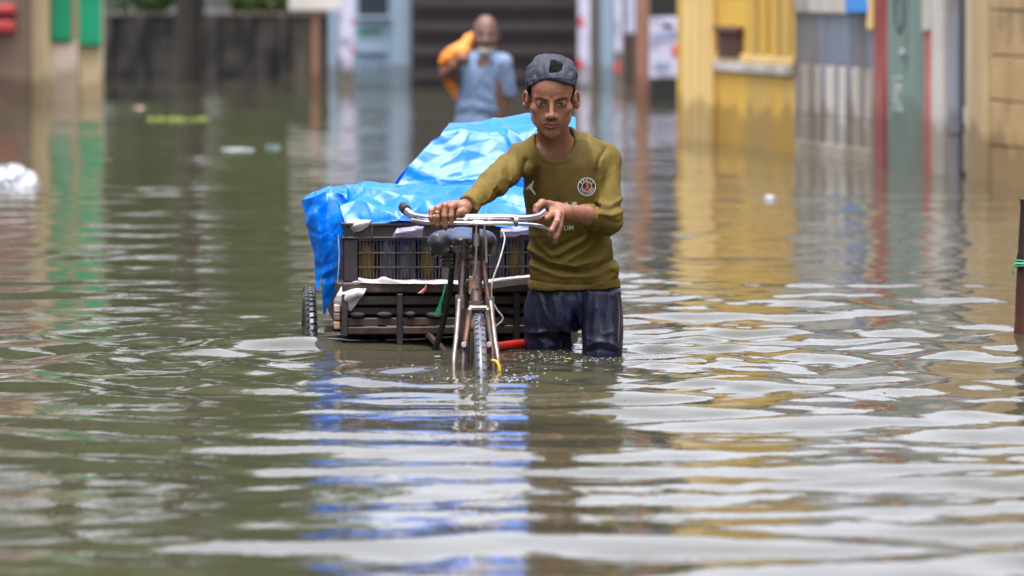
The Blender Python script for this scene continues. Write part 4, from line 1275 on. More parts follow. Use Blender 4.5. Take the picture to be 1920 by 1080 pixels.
def torn(c):
    px = 960 + c[:, 0]*FPX/c[:, 1]; py = HOR + (CAM_H-c[:, 2])*FPX/c[:, 1]
    isf = (px < 660) & (c[:, 1] < 15.63) & (py > 400)
    w = 6*np.sin(px*.55) + 5*np.sin(px*.23+1) + 4*np.sin(px*1.3)
    lim = np.interp(px, [565, 583, 588, 592, 598, 602, 606, 612, 622, 632, 640, 652, 660], [470, 492, 470, 548, 535, 515, 584, 588, 560, 540, 520, 516, 505])
    return ~(isf & (py > lim + w*.8))
tp_parts = [sheet(patch(low, 34, 24), 3, .009, 6, .0012, fac=((.16, .032), (.07, .006))), sheet(patch(hump, 36, 24), 11, .014, 4.0, .0012, fac=((.24, .040), (.10, .007))),
            sheet(patch(side, 18, 16), 12, .008, 8, .0012, fac=((.08, .012),)),
            sheet(patch(flap, 26, 22), 17, .010, 7, .0014, fac=((.09, .016),)), sheet(patch(top_l, 20, 16), 17, .008, 8, .0014, fac=((.06, .010),))]
multi('tarpaulin', tp_parts, m_tarp, cut=torn, label='crumpled bright blue plastic tarpaulin draped over the cart load', cat='tarpaulin')

# white sack sheet under the crates: left flap, front edge, right flap
wf = [[(690, 527, 15.42), (668, 524, 15.42), (650, 528, 15.44)], [(684, 548, 15.36), (662, 546, 15.36), (634, 548, 15.38)],
      [(672, 566, 15.37), (652, 564, 15.36), (628, 560, 15.38)], [(658, 583, 15.38), (644, 576, 15.38), (626, 566, 15.39)]]
w2 = [[(672, 530, 15.375), (700, 531, 15.375), (730, 532, 15.375), (790, 532, 15.375), (840, 532, 15.375), (900, 533, 15.37)],
      [(672, 521, 15.38), (700, 526, 15.39), (722, 520, 15.38), (750, 527, 15.39), (840, 527, 15.39), (900, 528, 15.39)],
      [(676, 522, 15.43), (704, 524, 15.43), (722, 522, 15.43), (750, 525, 15.43), (840, 525, 15.43), (900, 526, 15.43)]]
w3 = [[(905, 540, 15.37), (930, 540, 15.35), (960, 537, 15.35), (1000, 532, 15.36), (1050, 532, 15.37)],
      [(905, 530, 15.36), (930, 525, 15.33), (960, 521, 15.33), (1000, 518, 15.34), (1050, 520, 15.36)],
      [(905, 526, 15.42), (930, 522, 15.42), (960, 518, 15.42), (1000, 515, 15.42), (1050, 515, 15.43)]]
multi('sack_sheet', [sheet(patch(wf, 14, 10), 31, .006, 14, .001), sheet(patch(w2, 12, 8), 33, .003, 18, .001), sheet(patch(w3, 14, 8), 34, .004, 16, .001)], m_sack,
      label='crumpled white sack sheet under the crates, its corner hanging down', cat='sheet')
wt = [[(648, 440, 15.44), (668, 436, 15.40), (690, 424, 15.40)], [(650, 424, 15.42), (670, 418, 15.38), (694, 416, 15.40)], [(652, 410, 15.46), (674, 410, 15.46), (700, 414, 15.46)], [(660, 412, 15.55), (680, 412, 15.55), (700, 416, 15.55)]]
multi('paper_bag', [sheet(patch(wt, 14, 12), 41, .007, 16, .002)], m_sack, label='crumpled white bag stuffed at the corner of the left crate', cat='bag')
g1 = [[(736, 446, 15.40), (760, 445, 15.395), (792, 442, 15.40)], [(738, 438, 15.385), (765, 434, 15.38), (793, 430, 15.385)], [(745, 428, 15.40), (770, 424, 15.40), (795, 424, 15.40)]]
multi('plastic_bag', [sheet(patch(g1, 12, 10), 43, .006, 18, .002)], m_bag, label='greyish plastic bag hanging out over the left crate rim', cat='bag')
g2 = [[(938, 444, 15.40), (962, 444, 15.395), (1000, 438, 15.40)], [(938, 436, 15.385), (965, 434, 15.38), (1000, 430, 15.385)], [(940, 428, 15.40), (970, 428, 15.40), (1000, 426, 15.40)]]
multi('plastic_bag', [sheet(patch(g2, 12, 10), 47, .005, 18, .002)], m_bag, label='lilac plastic bag hanging over the crate rim beside the man', cat='bag')
# ribbons and string
m_pink = mat('pink_ribbon', srgb(206, 128, 128), .6, srgb(180, 100, 104), 40)
m_gr = mat('green_twine', srgb(40, 150, 96), .6, srgb(30, 120, 80), 40)
m_str = mat('white_string', srgb(214, 212, 206), .7, srgb(176, 172, 164), 40)
def ribbon(pts, w, Y):
    out = []
    for (x, y), ww in zip(pts, w):
        out.append([(x-ww/2, y, Y), (x, y-.5, Y-.004), (x+ww/2, y, Y)])
    return out
multi('ribbon', [sheet(patch(ribbon([(799, 531), (798, 538), (794, 544), (788, 550)], [3, 4, 8, 10], 15.37), 4, 6), 51, .002, 40)], m_pink, label='short pink ribbon tied to the cart rail', cat='ribbon')
m = MB(); r = random.Random(6)
for k in range(7):
    dx = r.uniform(-3, 3)
    m.tube(spline([P(836, 530, 15.37), P(832+dx*.4, 550, 15.365), P(826+dx, 572, 15.37), P(820+dx*2, 592+r.uniform(-4, 3), 15.37)], 5), .0016, 5)
m.build('twine', m_gr, label='frayed green twine hanging from the cart rail', cat='twine')
m = MB(); m.tube(spline([P(944, 436, 15.36), P(946, 452, 15.34), P(936, 490, 15.3), P(924, 525, 15.28), P(922, 555, 15.28), P(930, 578, 15.28), P(943, 597, 15.28), P(930, 612, 15.28)], 8), .0024, 6)
m.build("string", m_str, smooth=True, label='loose white string hanging in front of the right crate', cat='string')
m = MB(); m.tube(spline([P(634, 440, 15.43), P(636, 480, 15.42), P(633, 530, 15.42), P(634, 560, 15.42)], 6), .0012, 5)
m.build('string', m_str, label='thin string hanging along the blue tarpaulin edge', cat='string')
# ================================================================== MAN PUSHING THE TRICYCLE
m_skin = mat('skin', (1, 1, 1), .38, (.86, .84, .82), 40, attr='Col', bump=.0006, bscale=260, sss=.12, spec=.55)
m_shirt = mat('olive_shirt_knit', srgb(116, 98, 40), .8, srgb(98, 82, 34), 7, bump=.0008, bscale=420, spec=.3, third=srgb(88, 72, 32), tscale=4)
m_trous = mat('wet_navy_track_cloth', srgb(28, 32, 62), .5, srgb(17, 20, 42), 10, bump=.001, bscale=120, spec=.45)
m_cap = mat('charcoal_cap_cloth', srgb(58, 60, 74), .75, srgb(40, 42, 54), 30, bump=.0012, bscale=240)
m_hair = mat('black_hair', srgb(8, 7, 7), .8, srgb(3, 3, 3), 60, spec=.12, bump=.003, bscale=160)
m_stripe = mat('ochre_piping', srgb(116, 92, 44), .7)

def sheen(m, lo, hi, sc_):
    nt = m.node_tree; n_ = nt.nodes.new('ShaderNodeTexNoise'); n_.inputs['Scale'].default_value = sc_; n_.inputs['Detail'].default_value = 6
    r_ = nt.nodes.new('ShaderNodeMapRange'); r_.inputs['From Min'].default_value = .35; r_.inputs['From Max'].default_value = .65
    r_.inputs['To Min'].default_value = lo; r_.inputs['To Max'].default_value = hi
    nt.links.new(n_.outputs['Fac'], r_.inputs['Value']); nt.links.new(r_.outputs[0], nt.nodes['Principled BSDF'].inputs['Roughness'])
sheen(m_skin, .22, .55, 60); sheen(m_trous, .3, .7, 14)
SK = np.array(srgb(152, 105, 82)); SKD = np.array(srgb(120, 79, 60)); LIP = np.array(srgb(138, 84, 76))
PIT = math.radians(13)
H0 = np.array([.1215, 14.87, .8085])
Fv = np.array([0, -math.cos(PIT), -math.sin(PIT)]); Uv = np.array([0, -math.sin(PIT), math.cos(PIT)]); Xv = np.array([1.0, 0, 0])
HR = np.array([Xv, Fv, Uv])                       # world -> head rows
def hd(u, v, w): return H0 + Xv*u + Fv*v + Uv*w
def to_head(X): return (X - H0) @ HR.T

S = Sdf()
HE = lambda c, r, k=.012, op='u': S.ell(hd(*c), r, k, op, HR)
HCp = lambda a, b_, ra, rb, k=.01, op='u': S.rc(hd(*a), hd(*b_), ra, rb, k, op)
# torso, arms, legs (mostly inside the clothes)
sh_R = P(978, 304, 14.92); sh_L = P(1128, 304, 15.06)
el_R = P(921, 346, 14.76); wr_R = P(868, 391, 14.585)
el_L = P(1138, 410, 14.93); wr_L = P(1060, 398, 14.725)
S.prof([(P(0, 545, 15.08)[2], .185, 15.09, .110, .075), (P(0, 480, 15.05)[2], .185, 15.07, .105, .075), (P(0, 400, 15)[2], .175, 15.025, .108, .085),
        (P(0, 330, 15)[2], .165, 15.005, .112, .086), (P(0, 285, 14.97)[2], .150, 14.995, .105, .078), (P(0, 262, 14.97)[2], .140, 14.99, .075, .060)], .02)
S.rc(P(1042, 280, 14.975), sh_R, .046, .043, .03); S.rc(P(1046, 280, 14.985), sh_L, .046, .043, .03)
S.chain([sh_R, el_R], [.038, .033], .01); S.chain([el_R, wr_R], [.034, .0235], .01)
S.chain([sh_L, el_L], [.036, .032], .01); S.chain([el_L, (el_L*.45+wr_L*.55), wr_L], [.034, .0315, .0235], .01)
hipL = np.array([.125, 15.13, .20]); hipR = np.array([.255, 15.09, .20])
for hp, kn, an in ((hipL, np.array([.115, 15.15, -.10]), np.array([.105, 15.20, -.52])), (hipR, np.array([.272, 15.03, -.10]), np.array([.272, 15.05, -.52]))):
    S.chain([hp, kn, an], [.048, .040, .034], .02)
    S.rc(an - [0, -.02, .03], an + [0, -.15, -.062], .036, .028, .02)
# neck
S.rc(hd(0, -.018, -.055), P(1042, 292, 14.985), .049, .052, .02)
for s in (-1, 1):                                  # neck cords and collar bones
    S.rc(hd(.040*s, -.02, -.05), P(1041 + 7*s, 284, 14.935), .011, .010, .014)
    S.rc(P(1041 + 9*s, 289, 14.932), P(1041 + 46*s, 276, 14.955), .0095, .009, .010)
S.ell(P(1041, 268, 14.935), (.009, .012, .012), .010)
# skull and face
HE((0, -.006, .046), (.0715, .0905, .0765), .01)
HE((0, .040, .030), (.060, .054, .058), .02)
HE((0, .038, -.028), (.054, .051, .064), .02)
for s in (-1, 1):
    HCp((.049*s, -.002, -.036), (.039*s, .020, -.064), .015, .0145, .028)
    HCp((.037*s, .022, -.066), (.008*s, .070, -.094), .0145, .0135, .03)
    HE((.047*s, .056, -.022), (.018, .019, .015), .018)
    HCp((.046*s, .068, .0165), (.013*s, .0860, .0145), .0076, .0084, .010)
    HE((.029*s, .056, -.060), (.017, .015, .022), .028)
HE((0, .0775, -.096), (.017, .014, .0135), .014)
HE((0, .080, -.058), (.027, .018, .024), .014)
for s in (-1, 1):
    HE((.0315*s, .0970, -.0010), (.0170, .0118, .0092), .008, 's')      # socket
    HE((.0315*s, .0755, -.002), (.0155, .0125, .0122), .004)            # lids and eyeball
HCp((0, .089, .010), (0, .1085, -.030), .0062, .0090, .007)
HE((0, .1085, -.0345), (.0112, .0098, .0085), .006)
for s in (-1, 1):
    HE((.0130*s, .0975, -.0385), (.0072, .0100, .0070), .008)
    HE((.0078*s, .1050, -.0465), (.0046, .0050, .0030), .003, 's')
    # lips
for s in (-1, 1):
    HCp((0, .1000, -.0590), (.0240*s, .0825, -.0640), .0064, .0030, .007)
    HCp((0, .0985, -.0705), (.0215*s, .0825, -.0655), .0076, .0034, .006)
for s in (-1, 1): HCp((0, .1060, -.0648), (.0245*s, .0870, -.0650), .0012, .0012, .003, 's')
HE((0, .0985, -.0800), (.016, .006, .0045), .008, 's')
# ears
for s in (-1, 1):
    ar = np.array([[math.cos(.55*s), math.sin(.55*s), 0], [-math.sin(.55*s), math.cos(.55*s), 0], [0, 0, 1]]) @ HR
    S.ell(hd(.074*s, -.012, -.012), (.013, .012, .026), .008, 'u', HR)
    S.ell(hd(.0790*s, -.015, -.010), (.0120, .0056, .0285), .005, 'u', ar)
    S.ell(hd(.0785*s, -.008, -.030), (.0090, .0060, .0105), .008, 'u', ar)
    S.ell(hd(.0812*s, -.0085, -.007), (.0068, .0034, .0170), .004, 's', ar)
    S.ell(hd(.0755*s, -.002, -.014), (.0045, .0045, .0060), .005, 'u', ar)
# right hand: four fingers over the bar, thumb beside the bell
Yh = 14.555
mcp = [P(853, 385, 14.570), P(843, 384, 14.568), P(832, 387, 14.570), P(822, 391, 14.575)]
for c in mcp: S.rc(wr_R + [0, 0, .001], c, .0185, .0118, .012)
S.rc(mcp[0], mcp[3], .0105, .0095, .008)
fing = [[mcp[0], P(846.5, 388, 14.530), P(846, 405, 14.520), P(847, 419, 14.524), P(848, 425, 14.545)],
        [mcp[1], P(834, 386, 14.526), P(833, 405, 14.516), P(834, 423, 14.522), P(835, 428, 14.545)],
        [mcp[2], P(820.5, 391, 14.528), P(819.5, 407, 14.518), P(820, 421, 14.524), P(822, 426, 14.545)],
        [mcp[3], P(808.5, 396, 14.534), P(808, 408, 14.526), P(810, 419, 14.530), P(812, 423, 14.548)]]
for f, rr in zip(fing, (.0092, .0096, .0092, .0080)):
    S.chain(f, [rr*1.08, rr*1.05, rr*.97, rr*.88, rr*.78], .0028)
    S.ell(f[1], (rr*1.15,)*3, .004)
S.chain([wr_R + [.004, -.012, -.012], P(868, 399, 14.548), P(863, 398, 14.528), P(860, 403, 14.526)], [.014, .0125, .0108, .0092], .006)
# left hand: back of the hand to the viewer, palm on the grip end, two fingers hanging
kn = [P(1014, 388, 14.690), P(1022, 397, 14.680), P(1034, 401, 14.672), P(1043, 402, 14.675)]
for c in kn: S.rc(wr_L, c, .021, .0145, .010)
S.rc(P(1046, 388, 14.715), P(1018, 384, 14.70), .0155, .014, .012)
S.chain([P(1030, 385, 14.70), P(1016, 381, 14.675), P(1007, 388, 14.652), P(1004, 396, 14.645)], [.015, .0125, .0105, .0085], .006)     # thumb
S.chain([kn[2], P(1024, 409, 14.640), P(1014, 413, 14.650), P(1010, 411, 14.675)], [.0125, .0098, .0090, .0080], .004)
S.chain([P(1047, 399, 14.672), P(1044, 415, 14.640), P(1034, 432, 14.628), P(1032, 440, 14.634)], [.0110, .0098, .0090, .0080], .0028)
S.chain([P(1034, 436, 14.640), P(1040, 446, 14.640)], [.0085, .008], .003)
S.chain([P(1052, 402, 14.680), P(1049, 425, 14.662), P(1044, 441, 14.650), P(1040, 453, 14.650)], [.0110, .0096, .0086, .0074], .0028)
xsb = axis((-.31, -.10, .0024), (-.10, .02, .006), (.02, .40, .0024))
ysb = axis((14.48, 14.90, .0024), (14.90, 15.36, .008))
zsb = axis((-.66, .33, .010), (.33, .96, .0024))
bme, bv = S.mesh('body', xsb, ysb, zsb)
# skin colours
h = to_head(bv); u, v, w = h[:, 0], h[:, 1], h[:, 2]; au = np.abs(u)
col = np.tile(SK, (len(bv), 1))
def blend(maskv, c, a=1.0):
    global col
    f = np.clip(maskv, 0, 1)[:, None]*a
    col = col*(1-f) + np.array(c)*f
face = (v > .02) & (np.abs(w) < .13) & (au < .1)
g = lambda d, s: np.exp(-(d/s)**2)
mott = Wob(61, 14, (8, 30))(bv)*.5
blend(np.clip(mott, 0, 1), SKD, .35)
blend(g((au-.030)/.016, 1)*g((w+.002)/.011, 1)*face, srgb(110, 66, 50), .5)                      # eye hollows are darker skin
blend(g(au/.030, 1)*g((w+.053)/.006, 1)*face*(v > .07), srgb(84, 56, 46), .55)                      # moustache shadow of short hair
blend(np.clip(1.3-((u/.0255)**2 + ((w+.0652)/.0105)**2)*1.15, 0, 1)*4*face*(v > .082), LIP, .85)
blend(g((w+.0648)/.0016, 1)*(au < .0245)*face*(v > .076), srgb(70, 38, 36), .85)
blend(g(au/.02, 1)*g((w+.088)/.012, 1)*face*(v > .06), srgb(104, 70, 56), .45)
bc = .0115 + .0050*np.sin((au-.010)/.040*2.3) - np.clip(au-.040, 0, 1)*.30
blend(np.clip(1.6-np.abs(w-bc)/.0042, 0, 1)*np.clip((au-.009)/.004, 0, 1)*np.clip((.052-au)/.008, 0, 1)*face*(v > .05), srgb(30, 23, 20), .82)
# eyes
eu = (au-.0315)
lid_up = .0038*(1-(eu/.0150)**2) + .0002; lid_lo = -.0046*(1-(eu/.0150)**2) - .0006
on_eye = face & (np.abs(eu) < .0145) & (v > .07)
blend(on_eye*np.clip(1.2-np.abs(w-lid_up)/.0022, 0, 1), srgb(40, 26, 22), .8)
set_col(bme, col)
man = thing('person', 'young man in olive shirt and backward dark cap pushing the tricycle', 'person', (.19, 15.05, ZB))
link_mesh('body', bme, m_skin, man, True)
# eyes: almond whites, dark irises and lash lines set into the lids
bvb = BVHTree.FromPolygons([tuple(q) for q in bv], [tuple(p_.vertices) for p_ in bme.polygons])
def on_face(u_, w_, lift):
    o = V(hd(u_, .20, w_)); d = V(-Fv)
    h_ = bvb.ray_cast(o, d)
    q = h_[0] if h_[0] is not None else V(hd(u_, .09, w_))
    return np.array(q) + Fv*lift
m_scl = mat('eye_white', srgb(150, 138, 130), .15, spec=.6); m_iris = mat('dark_iris', srgb(20, 13, 10), .08, spec=.8); m_lash = mat('lashes', srgb(20, 15, 13), .6)
def face_patch(name, rows, mt, lift, parent):
    vs = []; fs = []
    n_ = len(rows[0])
    for r_ in rows: vs += [on_face(u_, w_, lift) for (u_, w_) in r_]
    for i in range(len(rows)-1):
        for j in range(n_-1): fs.append((i*n_+j, i*n_+j+1, (i+1)*n_+j+1, (i+1)*n_+j))
    return link_mesh(name, np_mesh(name, vs, fs), mt, parent, True)
for s in (-1, 1):
    L_ = np.linspace(-.0135, .0135, 13); up_ = lambda e: .0030*(1-(e/.0138)**2); lo_ = lambda e: -.0033*(1-(e/.0138)**2)
    tl = lambda e: .0012*e/.0135                                   # outer corner a little higher
    rows = [[(s*(.0315+e), lo_(e)*(1-t) + up_(e)*t + tl(e) - .0004) for e in L_] for t in np.linspace(0, 1, 5)]
    eye = face_patch('eye', rows, m_scl, .0006, man)
    Li = np.linspace(-.0057, .0057, 9)
    rows = [[(s*.0315 + e, max(lo_(e), -math.sqrt(max(0.0057**2-e*e, 0)))*(1-t) + min(up_(e), math.sqrt(max(0.0057**2-e*e, 0)))*t + .0003) for e in Li] for t in np.linspace(0, 1, 5)]
    face_patch('iris', rows, m_iris, .0010, eye)
    rows = [[(s*(.0315+e*1.06), up_(e) + tl(e) + t*.0016 - .0006) for e in L_] for t in (0, 1)]
    face_patch('lash_line', rows, m_lash, .0012, eye)

# ---- hair and cap
S = Sdf()
S.ell(hd(0, -.006, .046), (.0745, .0945, .0790), .005, 'u', HR)
S.fn(lambda X: (lambda q: q[..., 2] - .030 - .52*q[..., 1] + .018 - .004*np.sin(q[..., 0]*330))(to_head(X)), hd(0, 0, 0), 9, .004, 's')
for s in (-1, 1): S.rc(hd(.069*s, .018, .030), hd(.0695*s, .016, .010), .005, .0025, .004)
for (a, b_, c_) in ((-.064, .042, .034), (-.068, .03, .026)):
    S.chain([hd(a, b_, c_+.02), hd(a-.003, b_+.008, c_+.006), hd(a+.002, b_+.010, c_-.006), hd(a+.007, b_+.008, c_-.003)], [.004, .0035, .003, .002], .002)
wbh = Wob(71, 16, (30, 60)); S.disp = lambda X: .0011*wbh(X)
x0, y0, z0 = H0
me, _ = S.mesh('hair', axis((x0-.1, x0+.1, .0025)), axis((y0-.13, y0+.13, .0028)), axis((z0-.08, z0+.14, .0025)))
link_mesh('hair', me, m_hair, man, True)

S = Sdf()
CE = (.0785, .1030, .0860)
S.ell(hd(0, -.006, .0490), CE, .005, 'u', HR)
S.fn(lambda X: (lambda q: q[..., 2] - .030 - .47*q[..., 1] - .0035*np.cos(q[..., 0]*40))(to_head(X)), hd(0, 0, 0), 9, .002, 's')
def hole(X):
    q = to_head(X) - np.array([.008, .09, .0960]); a = np.hypot(q[..., 0]/.0195, np.clip(q[..., 2], 0, 1)/.0260)
    return np.maximum(np.maximum((a-1)*.0175, -.0045-q[..., 2]), -q[..., 1]-.06)
S.fn(hole, hd(.008, .08, .105), .09, .0025, 's')
# rolled edge of the opening, strap
arc = [hd(.008 + .019*math.cos(a), .075 - .028*math.sin(a)*.9 + .004, .0965 + .0215*math.sin(a)) for a in np.linspace(0, math.pi, 9)]
wbc = Wob(81, 16, (5, 15)); wbc2 = Wob(82, 14, (14, 30))
def capd(X):
    q = to_head(X)
    seam = -.0014*np.exp(-(q[..., 0]/.0022)**2)*(q[..., 2] > .12) - .0012*np.exp(-((np.abs(q[..., 0])-.045)/.002)**2)
    band = .0010*np.exp(-((q[..., 2]-.030-.47*q[..., 1]-.012)/.003)**2)
    return .0040*wbc(X) + .0024*np.abs(wbc2(X)) + seam + band
S.disp = capd
me, _ = S.mesh('cap', axis((x0-.1, x0+.1, .0022)), axis((y0-.13, y0+.14, .0026)), axis((z0-.08, z0+.15, .0022)))
cap = link_mesh('cap', me, m_cap, man, True, label='dark cap worn backwards with its strap opening over the forehead')
S = Sdf()                                           # peak, pointing to the back
S.ell(hd(0, -.125, -.012), (.066, .075, .005), .004, 'u', np.array([Xv, Fv*.93 + Uv*.36, Uv*.93 - Fv*.36]))
me, _ = S.mesh('peak', axis((x0-.1, x0+.1, .004)), axis((y0+.03, y0+.24, .004)), axis((z0-.08, z0+.12, .003)))
link_mesh('peak', me, m_cap, cap, True)

# ---- shirt
def seg2(xz, a, b_):
    ab = b_-a; t = np.clip(((xz-a) @ ab)/(ab @ ab), 0, 1)
    return np.sqrt(((xz - a - t[..., None]*ab)**2).sum(-1))
def folds(lst, Y):
    out = []
    for (pts, amp, wd) in lst:
        q = [P(x, y, Y)[[0, 2]] for (x, y) in pts]
        out.append((q, amp, wd*Y/FPX, np.min(q, 0), np.max(q, 0)))
    def f(X):
        xz = X[..., [0, 2]]; d = np.zeros(X.shape[:-1])
        lo, hi = xz.reshape(-1, 2).min(0), xz.reshape(-1, 2).max(0)
        for (q, amp, wd, a, c) in out:
            if (lo > c + 3*wd).any() or (hi < a - 3*wd).any(): continue
            dm = np.min([seg2(xz, q[i], q[i+1]) for i in range(len(q)-1)], 0)
            d += amp*np.exp(-(dm/(wd*.85))**1.35)
        return d
    return f
S = Sdf()
def row(py, l, r_, Y, ry): 
    s = Y/FPX; return (P(0, py, Y)[2], ((l+r_)/2-960)*s, Y, (r_-l)/2*s, ry)
S.prof([row(541, 990, 1165, 15.075, .104), row(524, 991, 1164, 15.075, .106), row(500, 993, 1157, 15.07, .103), row(478, 994, 1149, 15.065, .100),
        row(440, 992, 1142, 15.045, .102), row(400, 988, 1141, 15.02, .110), row(345, 978, 1141, 15.00, .116), row(310, 974, 1140, 14.99, .112),
        row(285, 984, 1132, 14.985, .096), row(262, 1002, 1104, 14.985, .072)], .02)
S.rc(P(1032, 272, 14.975), P(977, 301, 14.92), .054, .0525, .03)
S.rc(P(1058, 268, 14.990), P(1131, 300, 15.06), .054, .0535, .03)
S.rc(P(977, 301, 14.92), el_R, .053, .0445, .018)
S.rc(el_R, P(877, 386, 14.60), .0445, .0335, .012, flat=True)
S.rc(P(1131, 300, 15.06), el_L + [.002, 0, -.002], .053, .0470, .012)
cuffL = P(1100, 404, 14.83)
S.rc(el_L + [.002, 0, -.002], cuffL, .0470, .0360, .012, flat=True)
nkc = P(1041, 256, 14.90); nkr = np.array([.0640, .150, .0735])
S.ell(nkc, nkr, .003, 's')
fd = folds([
    # lower body drape
    ([(991, 470), (1030, 492), (1080, 500), (1130, 486)], .0060, 7), ([(991, 482), (1035, 506), (1092, 513), (1147, 492)], -.0050, 6),
    ([(996, 500), (1050, 519), (1110, 519), (1160, 502)], .0045, 6), ([(1046, 478), (1075, 462), (1100, 446)], .0050, 6), ([(1036, 470), (1064, 455), (1088, 444)], -.0040, 5),
    ([(1062, 490), (1098, 470), (1128, 446)], .0050, 6), ([(1110, 505), (1136, 480), (1148, 455)], .0050, 6), ([(1122, 512), (1150, 488), (1160, 478)], -.0045, 5),
    ([(1000, 440), (1012, 462), (1036, 482)], .0040, 6), ([(1137, 500), (1165, 512)], .0040, 5),
    ([(990, 527), (1046, 534.5), (1104, 534.5), (1166, 525)], -.0022, 2.2),
    # chest and armpits
    ([(985, 300), (979, 325), (976, 350)], -.0080, 6), ([(997, 312), (990, 345), (992, 380)], .0045, 6), ([(1008, 318), (1002, 350), (1006, 392)], -.0025, 6),
    ([(1101, 258), (1109, 280), (1113, 310), (1112, 350)], -.0032, 5), ([(1110, 266), (1120, 288), (1122, 312)], .0030, 5), ([(1092, 262), (1100, 296), (1098, 330)], .0028, 7),
    ([(1136, 280), (1124, 298), (1118, 320), (1116, 350), (1118, 388)], -.0055, 4), ([(1128, 300), (1128, 340), (1126, 372)], .0045, 6),
    ([(1143, 290), (1140, 330), (1148, 370)], .0030, 6), ([(1055, 330), (1040, 372), (1020, 400)], .0018, 9),
    # left sleeve elbow
    ([(1120, 377), (1142, 383), (1168, 372)], .0060, 4), ([(1120, 387), (1142, 393), (1169, 383)], -.0060, 4), ([(1124, 397), (1145, 402), (1169, 395)], .0055, 4),
    ([(1140, 412), (1160, 416), (1168, 410)], -.0040, 4), ([(1112, 395), (1118, 412), (1112, 430)], .0030, 4), ([(1130, 420), (1142, 432), (1146, 442)], .0030, 4),
    # right sleeve
    ([(962, 268), (968, 300), (972, 335)], .0035, 6), ([(950, 276), (953, 312), (956, 352)], -.0045, 5), ([(938, 290), (940, 324), (950, 358)], .0040, 5),
    ([(906, 330), (922, 345), (938, 372)], -.0050, 4), ([(914, 318), (930, 336), (946, 362)], .0040, 4), ([(898, 340), (912, 356), (926, 380)], .0040, 4),
    ([(886, 352), (900, 370), (912, 392)], -.0035, 4), ([(880, 360), (892, 378), (902, 400)], .0035, 4), ([(868, 372), (880, 386), (892, 404)], -.0022, 3)], 14.95)
wbs = Wob(91, 18, (3, 9)); wbs2 = Wob(92, 18, (10, 24))
def collar(X):
    q = (X-nkc)/nkr; e = (np.sqrt((q*q).sum(-1))-1)*.064
    return .0022*np.exp(-((e-.006)/.0055)**4)
wcr = Wob(93, 10, (4, 9)); wcr2 = Wob(94, 10, (7, 14))
_sq = np.array([.55, .6, 1.25])
crease = lambda X: .0030*np.exp(-np.abs(wcr(X*_sq))/.16) + .0020*np.exp(-np.abs(wcr2(X*_sq))/.18)
S.disp = lambda X: np.where((X[..., 0] < 0) | (X[..., 0] > .275), .95, 1.5)*fd(X) + crease(X)*(.35 + .65*((X[..., 2] < .40) | (X[..., 0] < -.0))) - .0012 + .0018*wbs(X) + .0006*wbs2(X) + collar(X)*(X[..., 2] > .58)
sme, sv = S.mesh('shirt', axis((-.20, .42, .0035)), axis((14.52, 15.24, .0038)), axis((.19, .76, .0035)))
shirt = link_mesh('shirt', sme, m_shirt, man, True, label='olive long-sleeved football shirt with white chest marks')

# marks on the shirt
dg_ = bpy.context.evaluated_depsgraph_get()
bvh = BVHTree.FromPolygons([tuple(p) for p in sv], [tuple(p.vertices) for p in sme.polygons])
def on_shirt(px, py, lift):
    p = P(px, py, 14.95)
    o = Vector((0, 0, CAM_H)); d = (V(p) - o).normalized()
    st_ = o + d*14.2
    for _ in range(8):
        hit = bvh.ray_cast(st_, d)
        if hit[0] is None or (hit[0].y > 14.865 and hit[1].dot(d) < 0): break
        st_ = hit[0] + d*.002
    q = hit[0] if hit[0] is not None else V(p)
    return np.array(q) - np.array(d)*lift
def decal(name, polys, mt, lift=.0016, sub=1):
    vs = []; fs = []
    for poly in polys:
        b_ = len(vs); vs += [on_shirt(x, y, lift) for (x, y) in poly]
        fs.append(tuple(range(b_, b_+len(poly))))
    me = np_mesh(name, vs, fs)
    bm = bmesh.new(); bm.from_mesh(me); bmesh.ops.triangulate(bm, faces=bm.faces); bm.to_mesh(me); bm.free()
    return link_mesh(name, me, mt, shirt)
def ring_polys(cx, cy, r0, r1, a0=0, a1=2*math.pi, n=28):
    out = []
    for k in range(n):
        a, c = a0+(a1-a0)*k/n, a0+(a1-a0)*(k+1)/n
        out.append([(cx+r0*math.cos(a), cy+r0*math.sin(a)), (cx+r1*math.cos(a), cy+r1*math.sin(a)), (cx+r1*math.cos(c), cy+r1*math.sin(c)), (cx+r0*math.cos(c), cy+r0*math.sin(c))])
    return out
def text_polys(s, cx, cy, h, rot=0, wx=1.0):
    cu = bpy.data.curves.new('t', 'FONT'); cu.body = s; cu.align_x = 'CENTER'; cu.align_y = 'CENTER'; cu.size = 1; cu.offset = .018
    ob_ = bpy.data.objects.new('t', cu); C.objects.link(ob_)
    dg = bpy.context.evaluated_depsgraph_get(); me = ob_.evaluated_get(dg).to_mesh()
    ca, sa = math.cos(rot), math.sin(rot)
    pts = [(cx + h*(v.co.x*wx*ca - (-v.co.y)*sa), cy + h*(v.co.x*wx*sa + (-v.co.y)*ca)) for v in me.vertices]
    out = [[pts[i] for i in p.vertices] for p in me.polygons]
    ob_.evaluated_get(dg).to_mesh_clear(); bpy.data.objects.remove(ob_); bpy.data.curves.remove(cu)
    return out
m_print = mat('white_print', srgb(222, 220, 214), .6)
m_pdark = mat('dark_badge_print', srgb(52, 44, 40), .6)
m_pred = mat('coral_badge_print', srgb(206, 104, 88), .6)
cs = lambda L_: [(980 + x/7.713, 320 + y/7.713) for (x, y) in L_]
